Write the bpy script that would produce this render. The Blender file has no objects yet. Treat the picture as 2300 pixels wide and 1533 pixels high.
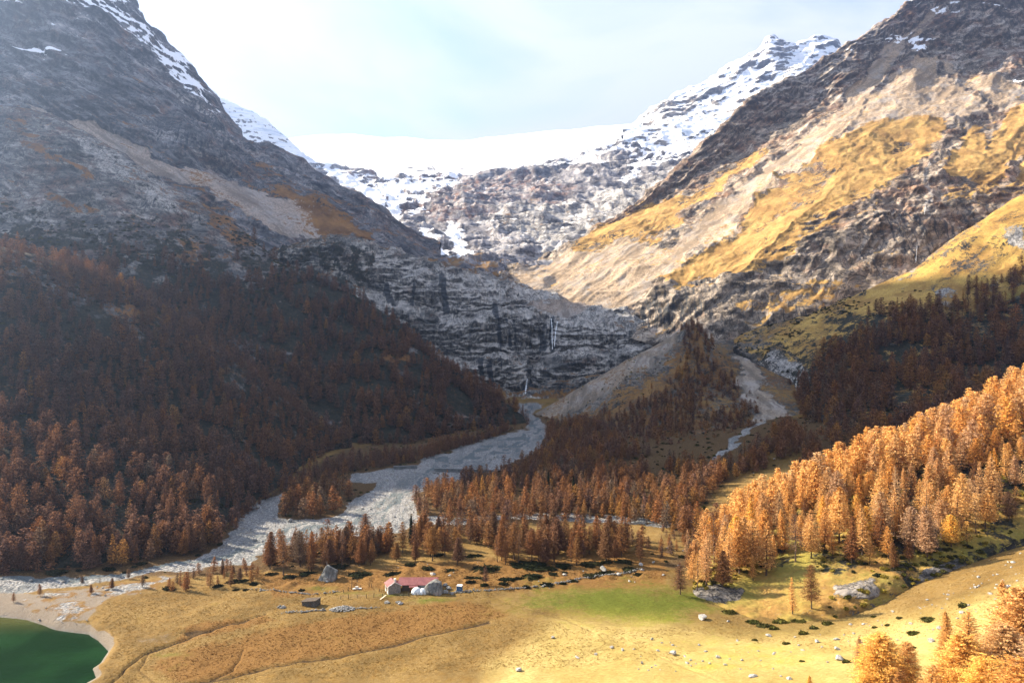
import bpy, bmesh, math, random
import numpy as np

# ------------------------------------------------------------------ camera, light, exposure
SC = bpy.context.scene
COL = SC.collection
FPX, CX, CY, CZ = 1533.33, 1150.0, 766.5, 100.0     # a 24 mm lens, level, 100 m above the meadow
cam_d = bpy.data.cameras.new('camera'); cam = bpy.data.objects.new('camera', cam_d); COL.objects.link(cam)
cam.location = (0, 0, CZ); cam.rotation_euler = (math.radians(90), 0, 0)
cam_d.sensor_width = 36.0; cam_d.lens = 24.0; cam_d.clip_start = 1.0; cam_d.clip_end = 20000.0
SC.camera = cam

SUN_AZ, SUN_EL = 66.0, 31.0                          # degrees left of the view direction, and up
az, el = math.radians(SUN_AZ), math.radians(SUN_EL)
SUN_DIR = np.array([-math.sin(az) * math.cos(el), math.cos(az) * math.cos(el), math.sin(el)])
w = bpy.data.worlds.new('World'); SC.world = w; w.use_nodes = True
wn, wl = w.node_tree.nodes, w.node_tree.links
wn.clear()
out = wn.new('ShaderNodeOutputWorld'); bg = wn.new('ShaderNodeBackground')
sky = wn.new('ShaderNodeTexSky'); sky.sky_type = 'NISHITA'; sky.sun_disc = False
sky.sun_elevation = el; sky.sun_rotation = -az
sky.air_density = 1.0; sky.dust_density = 0.6; sky.ozone_density = 1.5
bg.inputs['Strength'].default_value = 0.068
tc = wn.new('ShaderNodeTexCoord'); mp = wn.new('ShaderNodeMapping')
mp.inputs['Scale'].default_value = (1.0, 1.0, 2.6); mp.inputs['Rotation'].default_value = (0.0, 0.35, 0.5)
nz = wn.new('ShaderNodeTexNoise'); nz.inputs['Scale'].default_value = 2.3; nz.inputs['Detail'].default_value = 9
nz.inputs['Roughness'].default_value = 0.55; nz.inputs['Distortion'].default_value = 0.6
cr = wn.new('ShaderNodeValToRGB'); cr.color_ramp.elements[0].position = 0.36; cr.color_ramp.elements[1].position = 0.58
cr.color_ramp.elements[0].color = (0.40, 0.40, 0.40, 1); cr.color_ramp.elements[1].color = (0.97, 0.97, 0.97, 1)
mx = wn.new('ShaderNodeMix'); mx.data_type = 'RGBA'
mx.inputs['B'].default_value = (3.7, 3.88, 4.5, 1)
wl.new(tc.outputs['Generated'], mp.inputs['Vector']); wl.new(mp.outputs['Vector'], nz.inputs['Vector'])
wl.new(nz.outputs['Fac'], cr.inputs['Fac']); wl.new(cr.outputs['Color'], mx.inputs['Factor'])
wl.new(sky.outputs['Color'], mx.inputs['A']); wl.new(mx.outputs['Result'], bg.inputs['Color'])
wl.new(bg.outputs['Background'], out.inputs['Surface'])

sun_d = bpy.data.lights.new('sun', 'SUN'); sun = bpy.data.objects.new('sun', sun_d); COL.objects.link(sun)
sun_d.energy = 5.0; sun_d.angle = math.radians(0.6); sun_d.color = (1.0, 0.86, 0.66)
sun.rotation_euler = (math.radians(90) - el, 0, math.radians(180) + az + 0.0)
# aim the lamp's -Z along the light's travel
from mathutils import Vector
sun.rotation_euler = Vector((-SUN_DIR).tolist()).to_track_quat('-Z', 'Y').to_euler()
SC.view_settings.view_transform = 'Standard'; SC.view_settings.look = 'None'
SC.view_settings.gamma = 1.0; SC.view_settings.use_curve_mapping = False
SC.view_settings.exposure = 2.15
SC.render.engine = 'CYCLES'
SC.cycles.max_bounces = 7; SC.cycles.diffuse_bounces = 4; SC.cycles.glossy_bounces = 2
SC.cycles.transmission_bounces = 3; SC.cycles.volume_bounces = 0; SC.cycles.transparent_max_bounces = 6
SC.cycles.use_denoising = True

# ------------------------------------------------------------------ small tools
RNG = np.random.default_rng(7)
random.seed(7)
_perm = RNG.permutation(4096).astype(np.int32)
_val = RNG.uniform(-1, 1, 4096).astype(np.float32)

def vnoise(p):
    """value noise, p (N,3) -> (N,) in -1..1"""
    i = np.floor(p).astype(np.int32); f = (p - i).astype(np.float32)
    w_ = f * f * f * (f * (f * 6 - 15) + 10)
    x0 = _perm[i[:, 0] & 4095]; x1 = _perm[(i[:, 0] + 1) & 4095]
    y = i[:, 1]; z = i[:, 2]
    def c(a, dy, dz): return _val[_perm[(_perm[(a + y + dy) & 4095] + z + dz) & 4095]]
    wx, wy, wz = w_[:, 0], w_[:, 1], w_[:, 2]
    a = c(x0, 0, 0); a = a + (c(x1, 0, 0) - a) * wx
    b = c(x0, 1, 0); b = b + (c(x1, 1, 0) - b) * wx
    a = a + (b - a) * wy
    e = c(x0, 0, 1); e = e + (c(x1, 0, 1) - e) * wx
    g = c(x0, 1, 1); g = g + (c(x1, 1, 1) - g) * wx
    e = e + (g - e) * wy
    return a + (e - a) * wz

def fbm(p, octv=4, gain=0.5, ridged=False):
    s = np.zeros(len(p), np.float32); a = 1.0; t = 0.0; q = p.astype(np.float64).copy()
    for k in range(octv):
        n = vnoise(q)
        if ridged: n = 1.0 - 2.0 * np.abs(n) ** 0.8
        s += a * n; t += a; a *= gain; q = q * 2.03 + 17.3
    return s / t

def sst(a, b, x):
    t = np.clip((x - a) / (b - a), 0, 1); return t * t * (3 - 2 * t)

def poly_mask(U, V, pts, soft=6.0):
    x, y = U, V; n = len(pts)
    inside = np.zeros(x.shape, bool); d2 = np.full(x.shape, 1e18)
    for k in range(n):
        x0, y0 = pts[k]; x1, y1 = pts[(k + 1) % n]
        if y0 != y1:
            cond = ((y0 > y) != (y1 > y)) & (x < (x1 - x0) * (y - y0) / (y1 - y0) + x0)
            inside ^= cond
        dx, dy = x1 - x0, y1 - y0
        t = np.clip(((x - x0) * dx + (y - y0) * dy) / (dx * dx + dy * dy + 1e-9), 0, 1)
        d2 = np.minimum(d2, (x - x0 - t * dx) ** 2 + (y - y0 - t * dy) ** 2)
    sd = np.sqrt(d2) * np.where(inside, 1, -1)
    return sst(-soft, soft, sd)

def line_dist(U, V, pts):
    d2 = np.full(U.shape, 1e18)
    for k in range(len(pts) - 1):
        x0, y0 = pts[k][:2]; x1, y1 = pts[k + 1][:2]
        dx, dy = x1 - x0, y1 - y0
        t = np.clip(((U - x0) * dx + (V - y0) * dy) / (dx * dx + dy * dy + 1e-9), 0, 1)
        d2 = np.minimum(d2, (U - x0 - t * dx) ** 2 + (V - y0 - t * dy) ** 2)
    return np.sqrt(d2)

def line_mask(U, V, pts, width, soft=None):
    soft = width if soft is None else soft
    return 1 - sst(width * 0.5, width * 0.5 + soft, line_dist(U, V, pts))

def gsm(a, sig):
    if sig <= 0: return a
    r = int(3 * sig) + 1; k = np.exp(-0.5 * (np.arange(-r, r + 1) / sig) ** 2); k /= k.sum()
    return np.convolve(np.pad(a, r, mode='reflect', reflect_type='odd'), k, 'valid')

def PT(u, v, d):
    return np.array([(u - CX) * d / FPX, d, CZ + (CY - v) * d / FPX])

def zof(v, d): return CZ + (CY - v) * d / FPX

def grid_mesh(name, P, mats, attrs, kind='structure', smooth=True):
    """P (R,C,3) -> mesh object, attrs name -> (R,C,4)"""
    R, C_ = P.shape[:2]
    me = bpy.data.meshes.new(name)
    idx = np.arange(R * C_, dtype=np.int32).reshape(R, C_)
    q = np.stack([idx[:-1, :-1], idx[:-1, 1:], idx[1:, 1:], idx[1:, :-1]], -1).reshape(-1, 4)
    me.vertices.add(R * C_); me.vertices.foreach_set('co', P.reshape(-1).astype(np.float32))
    me.loops.add(q.size); me.loops.foreach_set('vertex_index', q.reshape(-1))
    me.polygons.add(len(q)); me.polygons.foreach_set('loop_start', np.arange(0, q.size, 4, dtype=np.int32))
    me.polygons.foreach_set('loop_total', np.full(len(q), 4, np.int32))
    me.polygons.foreach_set('use_smooth', np.full(len(q), smooth, bool))
    me.update(calc_edges=True)
    for k, a in attrs.items():
        at = me.attributes.new(k, 'FLOAT_COLOR', 'POINT')
        at.data.foreach_set('color', a.reshape(-1).astype(np.float32))
    for m in mats: me.materials.append(m)
    o = bpy.data.objects.new(name, me); COL.objects.link(o)
    o['kind'] = kind
    return o

def grid_normals(P):
    du = np.gradient(P, axis=1); dv = np.gradient(P, axis=0)
    n = np.cross(du, dv); n /= np.linalg.norm(n, axis=-1, keepdims=True) + 1e-9
    return n

LAYERS = {}

def loft(name, key, u0, u1, nu, strands, rows, disp, paint, mat, back=None, under=12.0, usm=6.0, gully=None):
    global GUL
    """strands, bottom to top, each a list of (u, v, d): a slope swept through lines surveyed at their own distances"""
    us = np.linspace(u0, u1, nu); sig = usm / (us[1] - us[0])
    Z, D = [], []
    for st in strands:
        a = np.array(st, float)
        v = gsm(np.interp(us, a[:, 0], a[:, 1]), sig); d = gsm(np.interp(us, a[:, 0], a[:, 2]), sig)
        Z.append(zof(v, d)); D.append(d)
    rows = list(rows)
    if under:
        Z.insert(0, Z[0] - under); D.insert(0, D[0] - under * 0.35); rows.insert(0, 3)
    if back:
        for bd, bz, br in back:
            Z.append(Z[-1] - bz); D.append(D[-1] + bd); rows.append(br)
    Z = np.array(Z); D = np.array(D); K = len(Z)
    def tang(Y):
        dl = np.diff(Y, axis=0); m = np.zeros_like(Y)
        m[0] = dl[0]; m[-1] = dl[-1]
        a, b = dl[:-1], dl[1:]
        m[1:-1] = np.where(a * b > 0, 2 * a * b / (a + b + 1e-12 * np.sign(a + b) + 1e-15), 0)
        return m
    mZ, mD = tang(Z), tang(D)
    zz, dd = [], []
    for k in range(K - 1):
        n = rows[k]; ts = np.linspace(0, 1, n, endpoint=(k == K - 2))
        for t in ts:
            h00 = 2 * t ** 3 - 3 * t ** 2 + 1; h10 = t ** 3 - 2 * t ** 2 + t; h01 = -2 * t ** 3 + 3 * t ** 2; h11 = t ** 3 - t ** 2
            zz.append(h00 * Z[k] + h10 * mZ[k] + h01 * Z[k + 1] + h11 * mZ[k + 1])
            dd.append(h00 * D[k] + h10 * mD[k] + h01 * D[k + 1] + h11 * mD[k + 1])
    zz = np.array(zz); dd = np.array(dd)
    U = np.broadcast_to(us, zz.shape).copy(); V = CY - (zz - CZ) * FPX / dd
    P = np.stack([(U - CX) * dd / FPX, dd, zz], -1)
    sh = zz.shape; flat = P.reshape(-1, 3)
    wob = np.stack([fbm(flat / 45.0 + 5, 6, 0.62), fbm(flat / 45.0 + 71, 6, 0.62)], 1).reshape(sh + (2,))
    pxm = FPX / dd
    N = grid_normals(P)
    if N[sh[0] // 2, sh[1] // 2, 1] > 0: N = -N
    GUL = np.zeros(sh, np.float32)
    if gully:
        gl_, ga_, (gx, gz_) = gully                      # axis across the runs, in x and z
        c_ = flat[:, 0] * gx + flat[:, 2] * gz_; al_ = -flat[:, 0] * gz_ + flat[:, 2] * gx
        q_ = np.stack([c_ / gl_ + 0.30 * fbm(flat / (gl_ * 1.6), 3), al_ / (gl_ * 6.0), flat[:, 1] / (gl_ * 3.0)], 1)
        GUL = fbm(q_, 5, 0.55, True).reshape(sh)
    wa = np.clip(22.0 * pxm, 10, 44)
    ma, mb, soft = paint(U + wob[..., 0] * wa, V + wob[..., 1] * wa, U, V, P, wob)
    amp = 1 - 0.80 * np.clip(soft, 0, 1)
    off = np.zeros(sh, np.float32)
    if gully: off += ga_ * GUL * (1 + 0.6 * np.clip(soft, 0, 1))
    for sc, a, kind, octv in disp:
        n = fbm(flat / np.array(sc[:3]) + 3.7, octv, 0.52, kind == 'r').reshape(sh)
        if kind == 't':                       # terraces: stepped ledges that follow the strata
            tl = sc[3] if len(sc) > 3 else 0.0
            n0 = (flat[:, 2] + tl * flat[:, 0]).reshape(sh) / sc[2] + n * 2.2
            fr = n0 - np.floor(n0); ma_ = 0.35 + 0.9 * sst(-0.25, 0.35, fbm(flat / (sc[0] * 1.8) + 40 + sc[2], 3)).reshape(sh)
            n = (sst(0.25, 0.75, fr) - fr) * 1.6 * ma_
        off += a * n
    P2 = P + N * (off * amp)[..., None]
    A = {'ma': ma, 'mb': mb}
    o = grid_mesh(name, P2, [mat], A)
    LAYERS[key] = dict(P=P2, U=U, V=V, ma=ma, mb=mb, obj=o)
    return o

def blank(U): return np.zeros(U.shape + (4,), np.float32)
# ------------------------------------------------------------------ materials
class NT:
    def __init__(s, name):
        s.m = bpy.data.materials.new(name); s.m.use_nodes = True
        s.t = s.m.node_tree; s.t.nodes.clear(); s.out = s.t.nodes.new('ShaderNodeOutputMaterial')
    def n(s, typ, **kw):
        x = s.t.nodes.new(typ)
        for k, v in kw.items():
            if k in x.inputs: s.put(x.inputs[k], v)
            else: setattr(x, k, v)
        return x
    def put(s, inp, v):
        if isinstance(v, bpy.types.NodeSocket): s.t.links.new(v, inp)
        else:
            if isinstance(v, tuple) and len(v) == 3 and inp.type == 'RGBA': v = v + (1,)
            inp.default_value = v
    def math(s, op, a, b=0.0, c=None, clamp=False):
        x = s.n('ShaderNodeMath', operation=op, use_clamp=clamp); s.put(x.inputs[0], a); s.put(x.inputs[1], b)
        if c is not None: s.put(x.inputs[2], c)
        return x.outputs[0]
    def sst(s, x, a, b):
        y = s.n('ShaderNodeMapRange', interpolation_type='SMOOTHSTEP'); s.put(y.inputs['Value'], x)
        y.inputs['From Min'].default_value = a; y.inputs['From Max'].default_value = b
        return y.outputs['Result']
    def mix(s, f, a, b, mode='MIX'):
        x = s.n('ShaderNodeMix', data_type='RGBA', blend_type=mode); s.put(x.inputs['Factor'], f)
        s.put(x.inputs['A'], a); s.put(x.inputs['B'], b); return x.outputs['Result']
    def noise(s, vec, scale, detail=6, rough=0.6, dist=0.0):
        x = s.n('ShaderNodeTexNoise'); s.put(x.inputs['Vector'], vec)
        x.inputs['Scale'].default_value = scale; x.inputs['Detail'].default_value = detail
        x.inputs['Roughness'].default_value = rough; x.inputs['Distortion'].default_value = dist
        return x.outputs['Fac']
    def mapv(s, vec, scale=(1, 1, 1), rot=(0, 0, 0), loc=(0, 0, 0)):
        x = s.n('ShaderNodeMapping'); s.put(x.inputs['Vector'], vec)
        x.inputs['Scale'].default_value = scale; x.inputs['Rotation'].default_value = rot; x.inputs['Location'].default_value = loc
        return x.outputs['Vector']
    def ramp(s, f, stops):
        x = s.n('ShaderNodeValToRGB'); s.put(x.inputs['Fac'], f); e = x.color_ramp.elements
        while len(e) < len(stops): e.new(0.5)
        for k, (p, c) in enumerate(stops): e[k].position = p; e[k].color = (c if len(c) == 4 else tuple(c) + (1,))
        return x.outputs['Color']
    def pos(s): return s.n('ShaderNodeNewGeometry').outputs['Position']
    def bump(s, h, strength, dist, normal=None):
        x = s.n('ShaderNodeBump'); s.put(x.inputs['Height'], h)
        x.inputs['Strength'].default_value = strength; x.inputs['Distance'].default_value = dist
        if normal is not None: s.put(x.inputs['Normal'], normal)
        return x.outputs['Normal']
    def bsdf(s, col, rough=0.9, normal=None, spec=0.15, metal=0.0):
        b = s.n('ShaderNodeBsdfPrincipled'); s.put(b.inputs['Base Color'], col); s.put(b.inputs['Roughness'], rough)
        s.put(b.inputs['Specular IOR Level'], spec); s.put(b.inputs['Metallic'], metal)
        if normal is not None: s.put(b.inputs['Normal'], normal)
        s.t.links.new(b.outputs[0], s.out.inputs['Surface']); return b
    def attr(s, name):
        a = s.n('ShaderNodeAttribute', attribute_name=name)
        sp = s.n('ShaderNodeSeparateColor'); s.t.links.new(a.outputs['Color'], sp.inputs[0])
        return sp.outputs[0], sp.outputs[1], sp.outputs[2], a.outputs['Alpha']

def mountain_mat(name, dark=(0.045, 0.047, 0.052), light=(0.20, 0.185, 0.17), rustc=(0.11, 0.052, 0.032), gold=(0.40, 0.225, 0.055),
                 gold2=(0.20, 0.105, 0.032), screec=(0.30, 0.245, 0.20), px=1.5, streak=0.0, strata=(1, 1, 3.2), rot=(0.15, -0.25, 0), bumpd=3.0, ledge=0.9, fall=(1.0, 0.0), runs=0.5, k=1.0, ice=0.0):
    s = NT(name); p = s.pos()
    grass, scree, snow, shrub = s.attr('ma'); rust, pale, wet_dark, green = s.attr('mb')
    f = 1.0 / px
    gz = s.n('ShaderNodeSeparateXYZ'); s.t.links.new(s.n('ShaderNodeNewGeometry').outputs['Normal'], gz.inputs[0])
    wvec = s.n('ShaderNodeTexNoise'); s.put(wvec.inputs['Vector'], p); wvec.inputs['Scale'].default_value = 0.02 * k; wvec.inputs['Detail'].default_value = 3
    va = s.n('ShaderNodeVectorMath', operation='MULTIPLY_ADD'); s.put(va.inputs[0], wvec.outputs['Color']); va.inputs[1].default_value = (26 / k, 26 / k, 26 / k); s.put(va.inputs[2], p)
    wp = va.outputs[0]
    st = s.mapv(wp, strata, rot)
    big = s.noise(p, 0.012 * k, 4, 0.55); mid = s.noise(st, 0.030 * k, 9, 0.66, 0.4)
    fine = s.noise(s.mapv(wp, (1.4, 1.4, 0.8), (0.3, -0.4, 0.2)), 0.20 * f, 6, 0.75); tiny = s.noise(p, 0.6 * f, 4, 0.7)
    def dot_(ax):
        x = s.n('ShaderNodeVectorMath', operation='DOT_PRODUCT'); s.put(x.inputs[0], wp); x.inputs[1].default_value = ax; return x.outputs['Value']
    cx_ = s.n('ShaderNodeCombineXYZ'); s.put(cx_.inputs[0], dot_((fall[0], 0, fall[1]))); s.put(cx_.inputs[1], dot_((-fall[1] * .10, 0, fall[0] * .10))); s.put(cx_.inputs[2], dot_((0, .22, 0)))
    rp = cx_.outputs[0]
    run = s.noise(rp, 0.085 * k * min(1.0, 1.6 * f), 7, 0.72, 0.25); run2 = s.noise(rp, 0.26 * k * min(1.0, 1.6 * f), 5, 0.7, 0.2)
    n1 = s.math('ADD', s.math('MULTIPLY', mid, 0.60), s.math('ADD', s.math('MULTIPLY', fine, 0.18), s.math('MULTIPLY', big, 0.22)))
    ja = s.noise(s.mapv(wp, (1.0, 1.0, 0.30), (0.12, 0.25, 0.0)), 0.06 * f, 5, 0.68, 0.5)
    jb = s.noise(s.mapv(wp, strata, rot), 0.042 * f, 5, 0.66, 0.3)
    la = s.sst(s.math('ABSOLUTE', s.math('SUBTRACT', ja, 0.5)), 0.022, 0.0); lb_ = s.sst(s.math('ABSOLUTE', s.math('SUBTRACT', jb, 0.5)), 0.028, 0.0)
    crack = s.math('MAXIMUM', s.math('MULTIPLY', la, 0.8), lb_)
    rock = s.ramp(n1, [(0.36, tuple(0.55 * c for c in dark)), (0.46, tuple(0.65 * a + 0.35 * b for a, b in zip(dark, light))), (0.55, light), (0.66, tuple(1.75 * c for c in light))])
    rf = s.math('MULTIPLY', s.sst(s.math('ADD', rust, s.math('MULTIPLY_ADD', s.noise(p, 0.03, 6, 0.65), 1.8, -0.9)), 0.25, 0.75), 0.8)
    rock = s.mix(rf, rock, s.mix(s.sst(fine, 0.3, 0.7), tuple(0.6 * c for c in rustc), tuple(2.0 * c for c in rustc)))
    pf = s.sst(s.math('ADD', pale, s.math('MULTIPLY_ADD', n1, 2.6, -1.3)), 0.3, 0.7)
    rock = s.mix(s.math('MULTIPLY', pf, 0.8), rock, s.mix(s.sst(fine, 0.3, 0.7), (0.20, 0.195, 0.19), (0.52, 0.49, 0.45)))
    rock = s.mix(s.math('MULTIPLY', s.sst(run2, 0.54, 0.66), runs), rock, tuple(1.7 * c for c in light))
    rock = s.mix(s.math('MULTIPLY', s.sst(run, 0.46, 0.36), runs), rock, tuple(0.5 * c for c in dark))
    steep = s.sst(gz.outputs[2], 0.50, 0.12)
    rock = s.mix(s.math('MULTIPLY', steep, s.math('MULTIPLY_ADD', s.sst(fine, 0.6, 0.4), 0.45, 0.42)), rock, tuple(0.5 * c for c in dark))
    rock = s.mix(s.math('MULTIPLY', crack, 0.8), rock, tuple(0.3 * c for c in dark))
    wn_ = s.noise(s.mapv(p, (1.0, 0.25, 0.06)), 0.22, 6, 0.7, 0.4)
    wf = s.sst(s.math('ADD', wet_dark, s.math('ADD', s.math('MULTIPLY_ADD', wn_, 2.2, -1.1 + streak), s.math('MULTIPLY_ADD', big, 1.4, -0.7))), 0.35, 0.6)
    rock = s.mix(s.math('MULTIPLY', wf, 0.85), rock, (0.016, 0.022, 0.03))
    # scree
    sc = s.mix(s.sst(s.noise(p, 0.5 * f, 5, 0.8), 0.3, 0.7), tuple(0.5 * c for c in screec), tuple(1.35 * c for c in screec))
    sc = s.mix(s.sst(s.noise(s.mapv(p, (1, 1, 1)), 0.03, 5, 0.6), 0.45, 0.65), sc, s.mix(0.5, sc, (0.32, 0.31, 0.30)))
    sf = s.sst(s.math('ADD', scree, s.math('ADD', s.math('MULTIPLY_ADD', n1, 0.9, -0.45), s.math('MULTIPLY_ADD', run, 0.9, -0.45))), 0.35, 0.6)
    sc = s.mix(s.math('MULTIPLY', s.sst(run, 0.47, 0.60), 0.75), sc, tuple(0.45 * c for c in screec))
    sc = s.mix(s.math('MULTIPLY', s.sst(run, 0.46, 0.30), 0.4), sc, (0.40, 0.38, 0.36))
    c = s.mix(sf, rock, sc)
    # grass
    gn = s.noise(s.mapv(p, (1.0, 1.0, 1.0)), 0.035, 6, 0.65); gt = s.noise(p, 0.55 * f, 5, 0.75)
    gcol = s.mix(s.sst(gn, 0.36, 0.62), gold2, gold)
    gcol = s.mix(s.sst(gt, 0.35, 0.68), s.mix(0.45, gcol, (0.12, 0.06, 0.02)), gcol)
    gcol = s.mix(s.math('MULTIPLY', s.sst(run, 0.50, 0.64), 0.5), gcol, tuple(0.45 * c for c in gold2))
    gcol = s.mix(s.math('MULTIPLY', s.sst(run2, 0.55, 0.68), 0.4), gcol, tuple(1.25 * c for c in gold))
    gcol = s.mix(s.math('MULTIPLY', s.sst(s.noise(p, 0.32 * f, 5, 0.8), 0.60, 0.70), 0.7), gcol, rock)
    gcol = s.mix(s.math('MULTIPLY', green, s.sst(gn, 0.35, 0.6)), gcol, (0.12, 0.13, 0.025))
    ledge_ = s.math('MULTIPLY_ADD', gz.outputs[2], ledge, -0.62 * ledge)
    g0 = s.math('ADD', grass, s.math('SUBTRACT', s.math('MULTIPLY_ADD', fine, 1.3, -0.65), s.math('MULTIPLY', crack, 0.3)))
    g0 = s.math('ADD', g0, s.math('ADD', ledge_, s.math('MULTIPLY_ADD', mid, 0.8, -0.4)))
    g0 = s.math('ADD', g0, s.math('MULTIPLY_ADD', run, -1.1, 0.55))
    gf = s.sst(g0, 0.42, 0.54)
    c = s.mix(gf, c, gcol)
    # low dark scrub
    sn = s.noise(p, 0.10 * f, 6, 0.7)
    hf = s.sst(s.math('ADD', shrub, s.math('MULTIPLY_ADD', sn, 1.8, -0.9)), 0.42, 0.58)
    c = s.mix(hf, c, s.mix(s.sst(s.noise(p, 0.28 * f, 6, 0.8), 0.52, 0.66), s.mix(s.sst(gt, 0.3, 0.7), (0.008, 0.012, 0.011), (0.036, 0.034, 0.022)), (0.085, 0.055, 0.032)))
    # snow
    nzs = s.n('ShaderNodeSeparateXYZ'); s.t.links.new(s.n('ShaderNodeNewGeometry').outputs['Normal'], nzs.inputs[0])
    s0 = s.math('ADD', snow, s.math('MULTIPLY_ADD', fine, 0.8, -0.4))
    s0 = s.math('ADD', s0, s.math('MULTIPLY_ADD', mid, 1.0, -0.5))
    s0 = s.math('ADD', s0, s.math('MULTIPLY_ADD', nzs.outputs[2], 0.9, -0.55))
    snf = s.math('MULTIPLY', s.sst(s0, 0.46, 0.56), s.sst(snow, 0.02, 0.12))
    icy = s.math('MULTIPLY', s.sst(s.noise(s.mapv(p, (0.6, 0.6, 5.0), (0.05, 0.06, 0)), 0.010, 7, 0.68, 0.6), 0.48, 0.62), ice)
    c = s.mix(snf, c, s.mix(icy, (0.84, 0.86, 0.90), (0.40, 0.50, 0.62)))
    h = s.math('ADD', s.math('MULTIPLY', mid, 0.8), s.math('MULTIPLY', fine, 0.28))
    h = s.math('SUBTRACT', h, s.math('MULTIPLY', crack, 0.18))
    h = s.math('ADD', h, s.math('MULTIPLY', tiny, 0.14))
    soft = s.math('MULTIPLY', s.math('MAXIMUM', s.math('MAXIMUM', gf, sf), snf), 0.45)
    hh = s.math('MULTIPLY', h, s.math('SUBTRACT', 1.0, soft))
    s.bsdf(c, s.math('MULTIPLY_ADD', wf, -0.45, 0.92), s.bump(hh, 0.75, bumpd), 0.10)
    return s.m

def simple_mat(name, c0, c1, scale, rough=0.85, bump=0.3, bd=0.1, detail=6, spec=0.2, obj=True, stretch=(1, 1, 1), c2=None):
    s = NT(name); p = s.n('ShaderNodeTexCoord').outputs['Object']
    q = s.mapv(p, stretch)
    n = s.noise(q, scale, detail, 0.65)
    c = s.ramp(n, [(0.32, c0), (0.68, c1)] if c2 is None else [(0.3, c0), (0.5, c1), (0.7, c2)])
    r = s.n('ShaderNodeObjectInfo').outputs['Random']
    c = s.mix(1.0, c, s.ramp(r, [(0, (0.8, 0.8, 0.8)), (1, (1.15, 1.13, 1.1))]), 'MULTIPLY')
    s.bsdf(c, rough, s.bump(s.noise(q, scale * 2.2, 6, 0.7), bump, bd), spec)
    return s.m

def foliage_mat(name, cols, transl=0.3, spread=0.02):
    """cols: colours a tree of this kind can have; each tree takes one, each twig varies about it"""
    s = NT(name); oi = s.n('ShaderNodeObjectInfo')
    rnd = oi.outputs['Random']
    base = s.ramp(rnd, [(k / max(1, len(cols) - 1), c) for k, c in enumerate(cols)])
    loc = s.noise(oi.outputs['Location'], spread, 3, 0.5)
    base = s.mix(s.math('MULTIPLY', s.sst(loc, 0.42, 0.62), 0.6), base, cols[len(cols) // 2])
    isl = s.n('ShaderNodeNewGeometry').outputs['Random Per Island']
    base = s.mix(1.0, base, s.ramp(isl, [(0, (0.45, 0.42, 0.42)), (0.5, (0.95, 0.92, 0.9)), (1, (1.45, 1.42, 1.35))]), 'MULTIPLY')
    d = s.n('ShaderNodeBsdfDiffuse'); s.put(d.inputs['Color'], base)
    t = s.n('ShaderNodeBsdfTranslucent'); s.put(t.inputs['Color'], base)
    m = s.n('ShaderNodeMixShader'); m.inputs[0].default_value = transl
    s.t.links.new(d.outputs[0], m.inputs[1]); s.t.links.new(t.outputs[0], m.inputs[2]); s.t.links.new(m.outputs[0], s.out.inputs['Surface'])
    return s.m
# ------------------------------------------------------------------ the valley floor
def floor_pts():
    L = [(-900, 1240, 2), (-300, 1240, 0), (-300, 1320, 0), (0, 1330, 0), (300, 1340, 0.5), (300, 1240, 0), (600, 1330, 1), (900, 1340, 2), (1200, 1350, 2),
         (1500, 1340, 2), (1550, 1290, 2), (-300, 1533, -1), (0, 1533, -1), (300, 1533, -0.5), (700, 1533, 1), (1100, 1533, 4), (1500, 1533, 8), (1900, 1533, 14),
         (2300, 1533, 23), (2600, 1533, 33), (600, 1430, 1), (900, 1430, 2), (1300, 1430, 4), (1700, 1430, 3), (2000, 1420, 8), (2300, 1300, 24), (1800, 1400, 1.5), (1650, 1380, 0.8), (1950, 1378, 4.5), (1590, 1352, 0.8),
         (2100, 1330, 11), (1900, 1420, 5), (2600, 1300, 40), (1700, 1750, 12), (1150, 1750, 7), (2300, 1750, 24), (0, 1750, -1), (2700, 1750, 34), (500, 1230, -1), (700, 1180, 0),
         (900, 1120, 1), (1000, 1060, 2), (1150, 1010, 5), (1220, 960, 10), (1180, 925, 16), (1180, 900, 24), (1300, 1200, 1), (1500, 1150, 3),
         (1700, 1150, 8), (1300, 1080, 5), (1500, 1060, 10), (1700, 1040, 18), (1800, 1000, 28), (1300, 980, 12), (640, 1090, 2), (400, 1180, 3), (0, 1200, 4),
         (740, 1040, 5), (1400, 1270, 2), (1100, 1270, 2), (800, 1270, 1), (1900, 1250, 4), (2300, 1150, 17), (600, 950, 20), (200, 1000, 30), (1700, 930, 30)]
    q = []
    for u, v, z in L:
        d = (CZ - z) * FPX / (v - CY); q.append(((u - CX) * d / FPX, d, z))
    return np.array(q)
_fp = floor_pts()
def _tps_fit(q, lam=2.0):
    n = len(q); S = 100.0; xy = q[:, :2] / S
    r2 = ((xy[:, None] - xy[None]) ** 2).sum(-1)
    K = 0.5 * r2 * np.log(r2 + 1e-12) + lam * 0.01 * np.eye(n)
    Pm = np.hstack([np.ones((n, 1)), xy]); A = np.zeros((n + 3, n + 3)); A[:n, :n] = K; A[:n, n:] = Pm; A[n:, :n] = Pm.T
    return np.linalg.solve(A, np.r_[q[:, 2], 0, 0, 0])
_fw = _tps_fit(_fp)
def floor_base(x, y):
    S = 100.0; X = np.stack([x.ravel(), y.ravel()], 1) / S; c = _fp[:, :2] / S; o_ = np.empty(len(X))
    for k in range(0, len(X), 40000):
        xx = X[k:k + 40000]; r2 = ((xx[:, None] - c[None]) ** 2).sum(-1)
        o_[k:k + 40000] = (0.5 * r2 * np.log(r2 + 1e-12)) @ _fw[:-3] + _fw[-3] + xx @ _fw[-2:]
    return o_.reshape(x.shape)

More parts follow.
